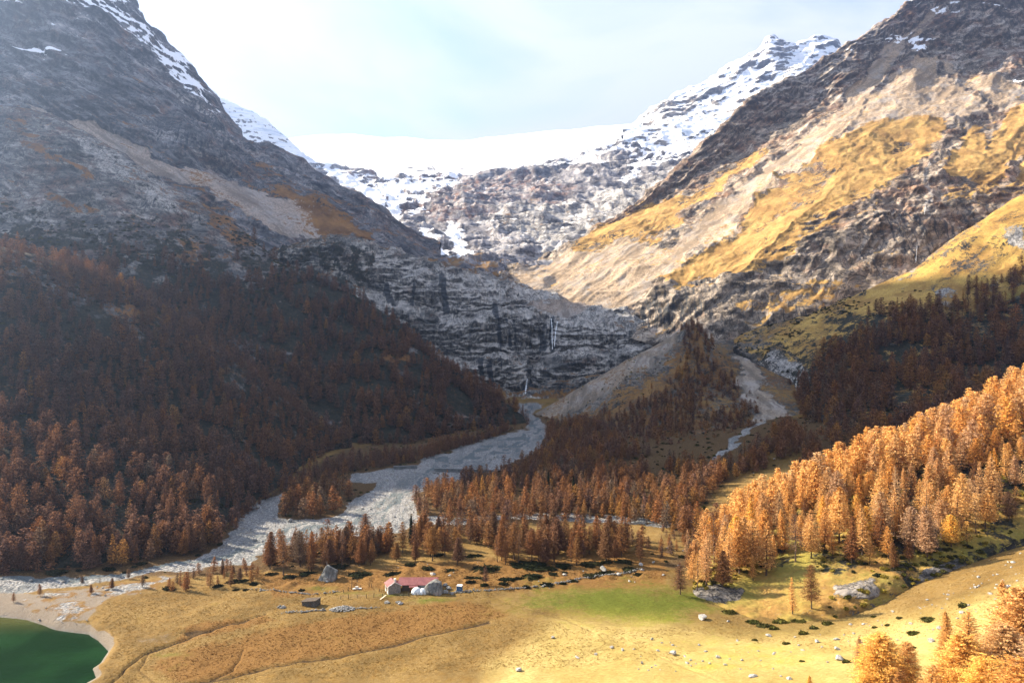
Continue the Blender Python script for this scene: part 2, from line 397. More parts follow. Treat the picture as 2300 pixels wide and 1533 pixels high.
LAKE_Z = -3.0
LAKE = [(-900, 1383), (0, 1385), (60, 1392), (130, 1415), (200, 1424), (222, 1440), (243, 1462), (225, 1488), (207, 1500), (214, 1520), (190, 1533), (150, 1600), (60, 1800), (-900, 1800)]
RIVER = [(1135, 905), (1160, 930), (1190, 950), (1185, 962), (1130, 975), (1060, 1000), (1000, 1015), (950, 1030), (935, 1050), (880, 1053), (790, 1062),
         (770, 1085), (690, 1085), (640, 1105), (540, 1140), (520, 1160), (530, 1190), (490, 1230), (440, 1255), (380, 1270), (250, 1290), (60, 1300), (-300, 1308), (-300, 1336),
         (60, 1328), (220, 1306), (340, 1288), (420, 1282), (560, 1264), (640, 1225), (760, 1205), (830, 1198), (900, 1190), (935, 1170), (940, 1150),
         (930, 1120), (960, 1090), (1040, 1070), (1130, 1050), (1200, 1020), (1235, 1000), (1245, 970), (1215, 945), (1200, 930), (1222, 905)]
ISLAND = [(640, 1098), (700, 1082), (785, 1078), (850, 1085), (830, 1105), (790, 1120), (770, 1150), (700, 1166), (620, 1160)]
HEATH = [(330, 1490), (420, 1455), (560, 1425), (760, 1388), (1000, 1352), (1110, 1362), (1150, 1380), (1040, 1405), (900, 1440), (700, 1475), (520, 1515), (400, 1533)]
CREEKS = [([(600, 1380), (560, 1392), (480, 1412), (380, 1446), (320, 1465), (240, 1533)], 3.0, 0.9),
          ([(540, 1450), (520, 1500), (440, 1540)], 3.0, 0.7), ([(1100, 1395), (900, 1440), (700, 1480), (540, 1512), (380, 1545)], 4.0, 0.8),
          ([(1100, 1335), (1160, 1360), (1260, 1385), (1340, 1420)], 2.5, 0.5), ([(1430, 1455), (1500, 1480), (1620, 1530)], 2.5, 0.4),
          ([(330, 1465), (310, 1500), (360, 1540)], 3.0, 0.6)]
POND = [(410, 1420), (440, 1412), (482, 1413), (470, 1419), (430, 1429)]

def floor_height(x, y):
    z = floor_base(x, y)
    d = np.maximum(y, 1)
    U = CX + x * FPX / d
    Vl = CY - (LAKE_Z - CZ) * FPX / d
    z = np.maximum(z, -2.0) if False else z
    m = poly_mask(U, Vl, LAKE, 26)
    z = np.where(m > 0, z * (1 - m) + (-6.0) * m, z)
    V = CY - (z - CZ) * FPX / d
    p = np.stack([x.ravel(), y.ravel(), 0 * x.ravel()], 1)
    n1 = fbm(p / 22.0, 4).reshape(x.shape); n2 = fbm(p / 5.0 + 9, 3).reshape(x.shape)
    wu = U + n1 * 14 + n2 * 5; wv = V + n1 * 4 + n2 * 2
    riv = poly_mask(wu, wv, RIVER, 7) * (1 - poly_mask(wu, wv, ISLAND, 5))
    for ln, wd in (([(1720, 935), (1690, 960), (1640, 1000), (1612, 1030), (1595, 1065)], 7), ([(1180, 1160), (1350, 1160), (1480, 1176), (1620, 1165)], 9),
                   ([(940, 1165), (1040, 1170), (1180, 1160)], 7), ([(480, 1240), (520, 1250), (560, 1262)], 10)):
        riv = np.maximum(riv, line_mask(wu, wv, ln, wd, 7) * sst(-0.25, 0.1, n2 + 0.3))
    cr = np.zeros(x.shape)
    for ln, wd, dp in CREEKS:
        c = line_mask(U + n1 * 10 + n2 * 4, V + n1 * 3 + n2 * 1.5, ln, wd * 0.5, wd); cr = np.maximum(cr, c * dp)
    pond = poly_mask(U + n2 * 4, V + n2 * 1, POND, 3)
    rough = fbm(p / 2.2 + 31, 3).reshape(x.shape)
    vis = sst(150, 260, d)
    z = z + n1 * 0.9 * (1 - m) + n2 * 0.22 - cr * 0.8 - pond * 0.8 + riv * (rough * 0.5 + n2 * 0.5 - 0.5)
    z = z + (rough * 0.5 + np.abs(n2) * 1.6) * poly_mask(U, V, [(560, 1270), (1440, 1240), (1460, 1300), (1100, 1325), (780, 1330), (560, 1330)], 14) * 0.7
    return z, U, V, dict(riv=riv, cr=cr, pond=pond, lake=m, n1=n1, n2=n2, rough=rough, wu=wu, wv=wv)

nu, nv = 860, 330
us = np.linspace(-420, 2760, nu)
vs = np.r_[np.linspace(3200, 1830, 8), np.linspace(1800, 930, nv), np.linspace(927, 895, 14)]
dd = 100.0 * FPX / (vs - CY)
Ug, Dg = np.meshgrid(us, dd); X = (Ug - CX) * Dg / FPX
Zf, U, V, M = floor_height(X, Dg)
ma = blank(U); mb = blank(U)
wu, wv, n1, n2 = M['wu'], M['wv'], M['n1'], M['n2']
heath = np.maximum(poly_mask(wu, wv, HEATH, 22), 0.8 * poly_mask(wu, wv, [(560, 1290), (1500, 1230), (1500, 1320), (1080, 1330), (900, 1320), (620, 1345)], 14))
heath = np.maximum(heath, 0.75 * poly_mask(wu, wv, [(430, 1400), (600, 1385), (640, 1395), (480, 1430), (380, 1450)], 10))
green = np.zeros(U.shape)
for cu, cv, ru, rv, k in ((1400, 1352, 230, 42, 1.2), (1480, 1385, 120, 22, .8), (1700, 1475, 190, 34, .45), (1560, 1440, 130, 24, .4), (1300, 1342, 80, 16, .35), (1440, 1392, 110, 20, .6), (1545, 1330, 70, 26, .6), (985, 1350, 70, 8, .8), (880, 1338, 50, 6, .9), (700, 1320, 90, 10, .4), (1380, 1320, 150, 22, .45),
                          (1620, 1500, 160, 14, .55), (1500, 1455, 60, 8, .6), (390, 1466, 60, 8, .5), (240, 1250, 120, 7, .7), (800, 1330, 60, 6, .5), (1230, 1300, 200, 12, .3), (1740, 1420, 60, 14, .5)):
    green = np.maximum(green, k * np.exp(-((wu - cu) / ru) ** 2 - ((wv - cv) / rv) ** 2))
for ln in ([(1150, 1355), (1260, 1390), (1330, 1440), (1480, 1478), (1560, 1500), (1680, 1540)], [(1600, 1400), (1600, 1460), (1560, 1490)], [(1250, 1380), (1400, 1430), (1440, 1455)]):
    green = np.maximum(green, 0.36 * line_mask(wu, wv, ln, 2, 12) * sst(-0.3, 0.2, n2))
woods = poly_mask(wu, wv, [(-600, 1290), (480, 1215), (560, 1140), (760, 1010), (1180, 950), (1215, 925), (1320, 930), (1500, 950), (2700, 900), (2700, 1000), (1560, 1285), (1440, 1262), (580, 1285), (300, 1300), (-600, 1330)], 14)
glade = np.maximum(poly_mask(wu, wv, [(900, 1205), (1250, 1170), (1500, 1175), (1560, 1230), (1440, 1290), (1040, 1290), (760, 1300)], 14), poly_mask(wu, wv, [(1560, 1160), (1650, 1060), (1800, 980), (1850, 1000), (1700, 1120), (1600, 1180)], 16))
shore = sst(-6, 6, 11 - line_dist(wu, CY - (LAKE_Z - CZ) * FPX / Dg, LAKE) * (1 + 0.5 * n1)) * (1 - sst(0.6, 0.9, M['lake']))
bank = poly_mask(wu, wv, [(-300, 1300), (80, 1330), (340, 1300), (420, 1290), (350, 1325), (240, 1345), (190, 1395), (140, 1400), (-300, 1385)], 8)
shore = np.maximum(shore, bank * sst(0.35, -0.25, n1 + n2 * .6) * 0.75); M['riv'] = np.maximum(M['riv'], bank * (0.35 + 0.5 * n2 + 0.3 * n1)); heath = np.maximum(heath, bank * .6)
shore = np.maximum(shore, poly_mask(wu, wv, [(295, 1426), (390, 1419), (384, 1440), (305, 1448)], 22) * 0.55)
CHAN = [[(1183, 892), (1190, 930), (1206, 952), (1180, 985), (1080, 1010), (1000, 1034), (962, 1060), (930, 1095), (880, 1135), (820, 1165), (700, 1190), (600, 1222), (540, 1246), (440, 1262), (300, 1284), (100, 1304), (-200, 1318)], [(1200, 950), (1222, 975), (1150, 1010), (1060, 1035)], [(900, 1110), (800, 1150), (660, 1185), (560, 1200)], [(880, 1140), (860, 1170), (760, 1198), (620, 1240)]]
chan = np.zeros(U.shape)
for k_, ln in enumerate(CHAN): chan = np.maximum(chan, line_mask(wu + n1 * 16, wv + n1 * 5, ln, 3.5 if k_ == 0 else 2.0, 3.5) * (1.0 if k_ == 0 else .7))
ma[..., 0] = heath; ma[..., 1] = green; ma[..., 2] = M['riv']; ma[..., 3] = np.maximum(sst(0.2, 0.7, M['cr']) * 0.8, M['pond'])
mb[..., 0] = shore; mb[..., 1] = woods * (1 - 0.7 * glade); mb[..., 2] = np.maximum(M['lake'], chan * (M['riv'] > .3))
mb[..., 3] = poly_mask(wu, wv, [(1260, 1390), (1500, 1400), (1700, 1430), (2100, 1380), (2500, 1250), (2800, 1800), (1000, 1800), (1100, 1500)], 40)  # grass yellower by nature here, and painted paler as the sunlit part

s = NT('meadow_ground'); p = s.pos()
he, gr, gv, dk = s.attr('ma'); sh_, wo, lk, br = s.attr('mb')
nA = s.noise(p, 0.05, 6, 0.6); nB = s.noise(p, 0.35, 6, 0.7); nC = s.noise(p, 1.6, 6, 0.75)
nD = s.noise(s.mapv(p, (1, 2.6, 1), (0, 0, 0.5)), 0.8, 6, 0.7)
g = s.mix(s.sst(nA, 0.35, 0.65), (0.125, 0.083, 0.031), (0.205, 0.138, 0.053))
g = s.mix(s.math('MULTIPLY', s.sst(nB, 0.42, 0.66), 0.5), g, (0.20, 0.115, 0.03))
g = s.mix(br, g, s.mix(s.sst(nA, 0.35, 0.65), (0.31, 0.235, 0.078), (0.41, 0.32, 0.125)))  # sunlit side of the meadow: its brightness is put into the grass colour
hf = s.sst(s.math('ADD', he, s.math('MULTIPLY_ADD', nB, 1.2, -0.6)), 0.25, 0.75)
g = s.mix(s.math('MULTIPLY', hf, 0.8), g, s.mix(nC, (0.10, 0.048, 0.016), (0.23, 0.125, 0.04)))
gf = s.math('MULTIPLY', s.sst(s.math('ADD', gr, s.math('ADD', s.math('MULTIPLY_ADD', nA, 1.6, -0.8), s.math('ADD', s.math('MULTIPLY_ADD', nB, 1.3, -0.65), s.math('MULTIPLY_ADD', nC, 0.9, -0.45)))), 0.15, 1.05), 0.92)
g = s.mix(gf, g, s.mix(br, (0.080, 0.100, 0.014), (0.27, 0.26, 0.035)))
g = s.mix(s.sst(nD, 0.30, 0.72), s.mix(1.0, g, (0.74, 0.69, 0.64), 'MULTIPLY'), s.mix(1.0, g, (1.14, 1.14, 1.12), 'MULTIPLY'))
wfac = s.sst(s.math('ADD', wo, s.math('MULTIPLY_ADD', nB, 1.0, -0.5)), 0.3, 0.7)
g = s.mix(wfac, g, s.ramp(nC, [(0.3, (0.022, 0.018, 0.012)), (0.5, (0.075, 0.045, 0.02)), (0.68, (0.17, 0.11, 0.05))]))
vor = s.n('ShaderNodeTexVoronoi'); s.put(vor.inputs['Vector'], p); vor.inputs['Scale'].default_value = 1.15; vor.inputs['Randomness'].default_value = 1
vor2 = s.n('ShaderNodeTexVoronoi'); s.put(vor2.inputs['Vector'], p); vor2.inputs['Scale'].default_value = 0.26
st_ = s.mix(vor.outputs['Color'], (0.25, 0.26, 0.265), (0.50, 0.51, 0.52))
sv = s.n('ShaderNodeSeparateColor'); s.t.links.new(vor.outputs['Color'], sv.inputs[0])
st_ = s.mix(sv.outputs[0], (0.155, 0.150, 0.142), (0.33, 0.32, 0.305))
st_ = s.mix(s.sst(vor.outputs['Distance'], 0.45, 0.75), st_, (0.12, 0.125, 0.13))
st_ = s.mix(s.math('MULTIPLY', s.sst(s.noise(s.mapv(p, (1.5, 0.4, 1), (0, 0, -0.45)), 0.06, 7, 0.7, 1.0), 0.47, 0.60), 0.6), st_, (0.10, 0.112, 0.115))
st_ = s.mix(s.math('MULTIPLY', s.sst(s.noise(p, 0.16, 5, 0.7), 0.58, 0.68), 0.7), st_, (0.17, 0.13, 0.085))
gvf = s.sst(s.math('ADD', gv, s.math('MULTIPLY_ADD', nB, 0.8, -0.4)), 0.35, 0.6)
c = s.mix(gvf, g, st_)
c = s.mix(s.math('MULTIPLY', s.sst(s.math('ADD', sh_, s.math('MULTIPLY_ADD', nB, 0.9, -0.45)), 0.35, 0.6), 0.9), c, s.mix(nC, (0.08, 0.068, 0.054), (0.26, 0.22, 0.175)))
c = s.mix(s.sst(s.math('ADD', dk, s.math('MULTIPLY_ADD', nC, 0.7, -0.35)), 0.35, 0.8), c, (0.07, 0.044, 0.022))
chf = s.sst(s.math('ADD', lk, s.math('MULTIPLY_ADD', nC, 0.5, -0.25)), 0.35, 0.65)
c = s.mix(s.math('MULTIPLY', chf, 0.9), c, s.mix(nC, (0.04, 0.052, 0.055), (0.15, 0.17, 0.175)))
h = s.math('ADD', s.math('MULTIPLY', nC, 0.5), s.math('MULTIPLY', s.math('ADD', nD, nB), 0.6))
h = s.math('ADD', h, s.math('MULTIPLY', s.math('MULTIPLY', vor.outputs['Distance'], gvf), -1.0))
s.bsdf(c, 0.95, s.bump(h, 0.8, 0.6), 0.05)
floor_mat = s.m
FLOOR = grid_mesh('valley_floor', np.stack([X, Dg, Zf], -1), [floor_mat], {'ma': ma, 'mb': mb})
FL = dict(P=np.stack([X, Dg, Zf], -1), U=U, V=V)

def ground(u, v):
    """the point of the valley floor seen at pixel (u, v)"""
    d = 100.0 * FPX / (v - CY)
    for _ in range(9):
        z = ground_z((u - CX) * d / FPX, d)
        d = 0.5 * d + 0.5 * (CZ - z) * FPX / (v - CY)
    x = (u - CX) * d / FPX
    return Vector((x, d, ground_z(x, d)))
def ground_z(x, y):
    fu = np.clip((CX + x * FPX / y - us[0]) / (us[1] - us[0]), 0, nu - 1.001); i = int(fu)
    vv = CY + 100.0 * FPX / y
    j = int(np.searchsorted(-vs, -vv)); j = min(max(j, 1), len(vs) - 1); t = (vv - vs[j - 1]) / (vs[j] - vs[j - 1])
    a = Zf[j - 1, i] * (1 - (fu - i)) + Zf[j - 1, i + 1] * (fu - i); b = Zf[j, i] * (1 - (fu - i)) + Zf[j, i + 1] * (fu - i)
    return float(a * (1 - t) + b * t)

# the lake
s = NT('lake_water'); p = s.pos()
n_ = s.noise(s.mapv(p, (0.4, 1.6, 1), (0, 0, 0.3)), 0.22, 6, 0.6, 0.5)
pc = s.noise(p, 0.035, 4, 0.55)
c = s.mix(s.sst(pc, 0.35, 0.65), (0.003, 0.016, 0.004), (0.007, 0.030, 0.008))
sy = s.n('ShaderNodeSeparateXYZ'); s.t.links.new(p, sy.inputs[0])
c = s.mix(s.sst(s.math('ADD', sy.outputs[1], s.math('MULTIPLY', pc, 16.0)), 246.0, 262.0), c, (0.045, 0.050, 0.014))
s.bsdf(c, 0.22, s.bump(n_, 0.5, 0.2), 0.08)
me = bpy.data.meshes.new('lake'); bm = bmesh.new()
d0 = 103.0 * FPX / (1362 - CY)
for (x, y) in ((-420, 90), (-60, 90), (-60, d0), (-420, d0)): bm.verts.new((x, y, LAKE_Z))
bm.faces.new(bm.verts[:]); bm.to_mesh(me); bm.free(); me.materials.append(s.m)
lake = bpy.data.objects.new('lake', me); COL.objects.link(lake); lake['kind'] = 'structure'

# ------------------------------------------------------------------ the mountains
MAT_LEFT = mountain_mat('left_mountain_rock', dark=(0.05, 0.055, 0.065), light=(0.19, 0.185, 0.19), rustc=(0.12, 0.06, 0.035), screec=(0.34, 0.275, 0.225), gold=(0.27, 0.14, 0.045), gold2=(0.14, 0.07, 0.028), px=1.6, strata=(1, 1, 2.2), rot=(0.2, 0.45, 0), fall=(0.55, 0.83), k=0.7, runs=0.75)
MAT_SLOPE = mountain_mat('left_slope_ground', dark=(0.045, 0.048, 0.055), light=(0.19, 0.18, 0.17), gold=(0.24, 0.115, 0.035), gold2=(0.115, 0.055, 0.022), px=1.1, rot=(0.2, 0.5, 0), bumpd=2.0, fall=(0.55, 0.83), k=1, runs=0.5)
MAT_CLIFF = mountain_mat('valley_head_rock', dark=(0.05, 0.055, 0.06), light=(0.32, 0.30, 0.27), rustc=(0.13, 0.068, 0.04), gold=(0.21, 0.115, 0.04), gold2=(0.11, 0.06, 0.025), px=1.3, streak=0.02, strata=(1, 1, 2.6), rot=(0.08, 0.16, 0), bumpd=2.5, fall=(1.0, 0.0), k=0.9, runs=0.45)
MAT_UPPER = mountain_mat('upper_step_rock', dark=(0.065, 0.065, 0.08), light=(0.30, 0.285, 0.29), rustc=(0.17, 0.085, 0.055), gold=(0.24, 0.15, 0.07), px=3.4, strata=(1, 1, 3.5), rot=(0.1, 0.1, 0), bumpd=4.0, fall=(0.95, 0.2), k=0.45, runs=0.35)
MAT_SNOW = mountain_mat('snow_peak_rock', dark=(0.08, 0.08, 0.09), light=(0.34, 0.30, 0.26), px=4.2, strata=(1, 1, 3.0), rot=(0.1, -0.45, 0), bumpd=5.0, fall=(0.6, -0.8), k=0.4, runs=0.3, ice=0.75)
MAT_RIGHT = mountain_mat('right_mountain_rock', dark=(0.080, 0.070, 0.062), light=(0.34, 0.28, 0.22), rustc=(0.16, 0.085, 0.05), screec=(0.38, 0.285, 0.195), gold=(0.47, 0.30, 0.105), gold2=(0.29, 0.17, 0.06), px=1.8, strata=(1, 1, 3.4), rot=(0.1, -0.5, 0), bumpd=3.0, fall=(0.66, -0.75), k=0.7, runs=0.6)
MAT_HILL = mountain_mat('right_hill_ground', dark=(0.03, 0.03, 0.03), light=(0.19, 0.17, 0.15), gold=(0.47, 0.305, 0.085), gold2=(0.26, 0.15, 0.045), px=0.8, rot=(0.1, -0.5, 0), bumpd=1.2, fall=(0.6, -0.8), k=1, runs=0.3)

MAT_CONE = mountain_mat('moraine_ground', dark=(0.04, 0.038, 0.035), light=(0.20, 0.18, 0.155), gold=(0.21, 0.12, 0.042), gold2=(0.12, 0.062, 0.026), screec=(0.25, 0.20, 0.15), px=1.0, rot=(0.1, -0.5, 0), bumpd=1.2, ledge=0.3, fall=(0.9, -0.3), k=1, runs=0.3)

# left front forest slope
def paint_i(u, v, U, V, P, wob):
    a, b = blank(U), blank(U)
    top = poly_mask(u, v, [(-400, 480), (40, 560), (200, 610), (400, 725), (600, 865), (760, 985), (600, 900), (400, 790), (200, 690), (0, 640), (-400, 560)], 26)
    a[..., 0] = 0.28 + 0.10 * top; a[..., 3] = 0.72 - 0.25 * top; a[..., 1] = 0.55 * poly_mask(u, v, [(-60, 520), (40, 550), (60, 590), (-60, 600)], 8)
    return a, b, 0.6 + 0 * U
loft('forest_slope', 'I', -700, 790, 330, [
    [(-700, 1290, 293), (0, 1292, 292), (200, 1272, 303), (480, 1214, 342), (560, 1150, 400), (640, 1096, 465), (740, 1012, 575), (790, 985, 600)],
    [(-700, 900, 400), (0, 930, 400), (200, 940, 425), (480, 960, 480), (640, 985, 540), (740, 993, 588), (790, 984, 602)],
    [(-700, 520, 530), (-100, 530, 520), (0, 556, 522), (100, 577, 540), (200, 610, 556), (300, 660, 570), (400, 720, 580), (500, 792, 586), (600, 866, 590), (680, 930, 592), (740, 978, 594), (790, 1000, 604)]],
    [110, 110], [((26, 26, 26), 3.2, 'n', 5), ((9, 9, 9), 1.0, 'n', 3)], paint_i, MAT_SLOPE, back=[(60, 18, 12), (90, 45, 8)])

# left second slope
def paint_j(u, v, U, V, P, wob):
    a, b = blank(U), blank(U)
    n = wob[..., 0]
    low = sst(430, 640, V - 0.10 * (U - 300))
    a[..., 3] = 0.28 + 0.5 * low - 0.35 * sst(0.05, 0.4, n)
    g = 0.22 + 0.0 * n
    for pl, k in (([(0, 270), (60, 290), (150, 350), (230, 400), (200, 410), (100, 350), (0, 300)], .6), ([(110, 430), (200, 470), (240, 490), (200, 490), (120, 460)], .6), ([(430, 440), (560, 500), (640, 545), (560, 550), (470, 500)], .6),
                  ([(390, 545), (440, 540), (490, 590), (470, 600), (410, 580)], .55), ([(300, 480), (340, 520), (320, 520), (290, 490)], .5), ([(820, 700), (900, 770), (1000, 830), (1100, 890), (1140, 930), (1000, 880), (880, 800)], .65), ([(720, 1000), (880, 990), (1080, 950), (1000, 990), (800, 1040)], .7)):
        g = np.maximum(g, k * poly_mask(u, v, pl, 9))
    a[..., 0] = g
    sc = np.maximum(0.6 * line_mask(u, v, [(560, 620), (600, 650), (640, 690)], 6, 10), 0.6 * line_mask(u, v, [(400, 545), (470, 590)], 8, 12))
    for ln in ([(960, 940), (1000, 960), (1060, 975)], [(1010, 950), (1090, 965)], [(1030, 910), (1070, 930)]): sc = np.maximum(sc, 0.7 * line_mask(u, v, ln, 3, 6))
    b[..., 1] = np.maximum(sc, 0.28 + 0.35 * poly_mask(u, v, [(100, 270), (300, 360), (420, 450), (380, 460), (200, 360)], 16))
    a[..., 1] = 0.25 * sc
    b[..., 0] = 0.35
    return a, b, 0.25 + 0.35 * low
loft('rocky_slope', 'J', -700, 1200, 460, [
    [(-700, 760, 640), (0, 720, 640), (300, 800, 640), (500, 900, 630), (700, 1010, 610), (760, 1026, 602), (900, 1014, 625), (1000, 988, 680), (1100, 972, 720), (1185, 952, 742), (1200, 960, 745)],
    [(-700, 520, 760), (0, 540, 760), (300, 620, 760), (500, 720, 750), (700, 830, 720), (850, 880, 700), (1000, 940, 710), (1100, 950, 735), (1185, 948, 746), (1200, 962, 748)],
    [(-700, 180, 900), (0, 238, 900), (130, 264, 900), (270, 345, 900), (400, 430, 900), (540, 522, 890), (620, 590, 880), (700, 622, 878), (760, 652, 870), (850, 702, 862), (950, 788, 838), (1040, 842, 815), (1100, 880, 800), (1150, 912, 775), (1185, 944, 752), (1200, 966, 750)]],
    [120, 170], [((60, 60, 60), 7, 'n', 5), ((34, 34, 20), 4.0, 'r', 4), ((12, 12, 10), 1.2, 'r', 3)], paint_j, MAT_SLOPE, gully=(34, 5.0, (.55, .83)), back=[(40, 30, 12), (60, 80, 8)])

# left main mountain
def paint_h(u, v, U, V, P, wob):
    a, b = blank(U), blank(U)
    sc = poly_mask(u, v, [(60, 245), (200, 275), (300, 335), (400, 372), (520, 400), (620, 445), (720, 492), (810, 535), (770, 550), (640, 525), (540, 480), (440, 425), (330, 385), (210, 345)], 9)
    a[..., 1] = 0.95 * sc
    a[..., 0] = 0.75 * poly_mask(u, v, [(540, 395), (600, 430), (700, 470), (820, 540), (760, 550), (640, 450)], 14) + 0.5 * poly_mask(u, v, [(730, 525), (800, 520), (830, 545), (740, 560)], 8) + 0.13
    edge = poly_mask(U + wob[..., 0] * 40, V + wob[..., 1] * 40, [(-700, -900), (230, -300), (265, -10), (345, 66), (432, 148), (485, 212), (520, 275), (480, 250), (420, 200), (370, 150), (310, 100), (270, 60), (200, 45), (100, 40), (-700, 60)], 22)
    a[..., 2] = np.maximum(0.74 * edge, 0.95 * poly_mask(u, v, [(18, 113), (80, 117), (120, 127), (165, 132), (130, 138), (118, 146), (90, 132), (50, 120)], 3))
    a[..., 2] = np.maximum(a[..., 2], 0.42 * sst(170, 20, V))
    a[..., 3] = 0.12 + 0 * U
    a[..., 0] += 0.22 * sst(0.0, 0.5, GUL) * sst(100, 300, V); a[..., 1] = np.maximum(a[..., 1], 0.5 * sst(-0.15, -0.5, GUL) * sst(180, 300, V))
    b[..., 0] = 0.30 + 0.25 * wob[..., 1]
    b[..., 2] = 0.30 * poly_mask(u, v, [(180, 215), (430, 225), (520, 270), (500, 340), (330, 335), (240, 295)], 16) + 0.22 * poly_mask(u, v, [(480, 330), (640, 370), (760, 430), (740, 470), (600, 420)], 16)
    b[..., 1] = 0.22 + 0.25 * sst(0.0, -0.4, GUL)
    return a, b, np.maximum(sc * 0.9, 0.0)
loft('rock_mountain', 'H', -1700, 985, 560, [
    [(-1700, 700, 900), (-700, 520, 980), (0, 470, 1000), (300, 480, 1010), (540, 545, 1020), (700, 580, 1040), (800, 570, 1060), (900, 575, 1120), (985, 580, 1160)],
    [(-1700, 500, 1000), (-700, 300, 1080), (0, 250, 1070), (200, 300, 1080), (400, 395, 1080), (600, 470, 1090), (740, 520, 1095), (820, 530, 1110), (900, 545, 1150), (985, 570, 1180)],
    [(-1700, 420, 1050), (-700, 60, 1140), (0, 120, 1130), (200, 150, 1150), (400, 265, 1170), (520, 345, 1200), (700, 440, 1200), (820, 490, 1190), (900, 525, 1190), (985, 560, 1200)],
    [(-1700, 130, 1060), (-1570, -175, 1075), (-1350, -267, 1090), (-1180, -428, 1110), (-800, -500, 1150), (-500, -639, 1200), (-300, -680, 1240), (0, -657, 1260), (90, -546, 1262), (125, -320, 1262), (162, -110, 1264), (215, -55, 1270), (265, -8, 1290), (300, 22, 1290), (345, 68, 1300), (385, 108, 1305), (432, 152, 1310), (462, 190, 1315), (486, 214, 1320), (505, 245, 1320), (520, 280, 1325),  # unseen crest to the left, made up and notched to shade the valley
     (548, 312, 1320), (600, 332, 1310), (650, 352, 1300), (720, 388, 1290), (770, 425, 1280), (800, 444, 1275), (860, 482, 1265), (930, 520, 1250), (985, 552, 1240)]],
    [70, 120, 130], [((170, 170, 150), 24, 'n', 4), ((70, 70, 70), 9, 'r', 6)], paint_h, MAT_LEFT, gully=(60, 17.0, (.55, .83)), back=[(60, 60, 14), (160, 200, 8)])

# snowy ridge behind the left mountain
def paint_l(u, v, U, V, P, wob):
    a, b = blank(U), blank(U)
    a[..., 2] = 0.55 + 0.25 * sst(40, 0, np.abs(V - (220 + (U - 490) * 0.66) - 8)) - 0.18 * poly_mask(u, v, [(520, 245), (560, 262), (620, 305), (690, 352), (640, 330), (560, 290)], 12)
    return a, b, 0 * U + 0.1
loft('snowy_ridge', 'L', 440, 760, 130, [
    [(440, 380, 2250), (760, 440, 2250)],
    [(440, 300, 2475), (560, 325, 2475), (680, 372, 2430), (760, 405, 2400)],
    [(440, 190, 2670), (490, 219, 2670), (530, 238, 2670), (575, 254, 2670), (600, 275, 2655), (640, 308, 2640), (668, 336, 2610), (700, 358, 2550), (760, 392, 2475)]],
    [30, 70], [((60, 60, 60), 8, 'n', 4), ((26, 26, 20), 7, 'r', 4)], paint_l, MAT_SNOW, back=[(80, 60, 10)])

# glacier
def paint_g(u, v, U, V, P, wob):
    a, b = blank(U), blank(U)
    a[..., 2] = 1.25
    rk = np.zeros(U.shape)
    for pl, k in (([(725, 306), (760, 303), (860, 309), (850, 314), (790, 311)], .8), ([(925, 312), (970, 314), (960, 320)], .7), ([(900, 372), (985, 370), (1000, 382), (940, 384)], .8), ([(1025, 375), (1048, 376), (1040, 384)], 1), ([(830, 354), (880, 352), (880, 358)], .5)):
        rk = np.maximum(rk, k * poly_mask(U + wob[..., 0] * 10, V + wob[..., 1] * 5, pl, 2))
    a[..., 2] -= rk * 1.25
    return a, b, 0.5 + 0 * U
loft('glacier', 'G', 560, 1720, 260, [
    [(560, 470, 2397), (740, 425, 2527), (850, 440, 2527), (950, 425, 2559), (1060, 412, 2592), (1180, 398, 2592), (1300, 372, 2592), (1390, 340, 2624), (1720, 360, 2673)],
    [(560, 380, 2916), (740, 372, 2916), (850, 385, 2883), (950, 385, 2883), (1060, 378, 2916), (1180, 366, 2916), (1300, 340, 2916), (1400, 318, 2997), (1720, 330, 3078)],
    [(560, 345, 3726), (740, 335, 3726), (900, 345, 3645), (1060, 350, 3645), (1200, 330, 3888), (1350, 305, 3888), (1720, 300, 3888)],
    [(560, 316, 4374), (640, 312, 4374), (720, 307, 4374), (790, 305, 4406), (860, 311, 4406), (930, 309, 4455), (1000, 318, 4536), (1040, 322, 4617), (1120, 312, 4779), (1200, 300, 4860), (1350, 287, 4860), (1450, 280, 4779), (1720, 285, 4698)]],
    [40, 50, 50], [((420, 300, 200), 34, 'n', 4), ((60, 60, 20), 2.5, 'n', 3)], paint_g, MAT_SNOW, back=[(150, 90, 10)])

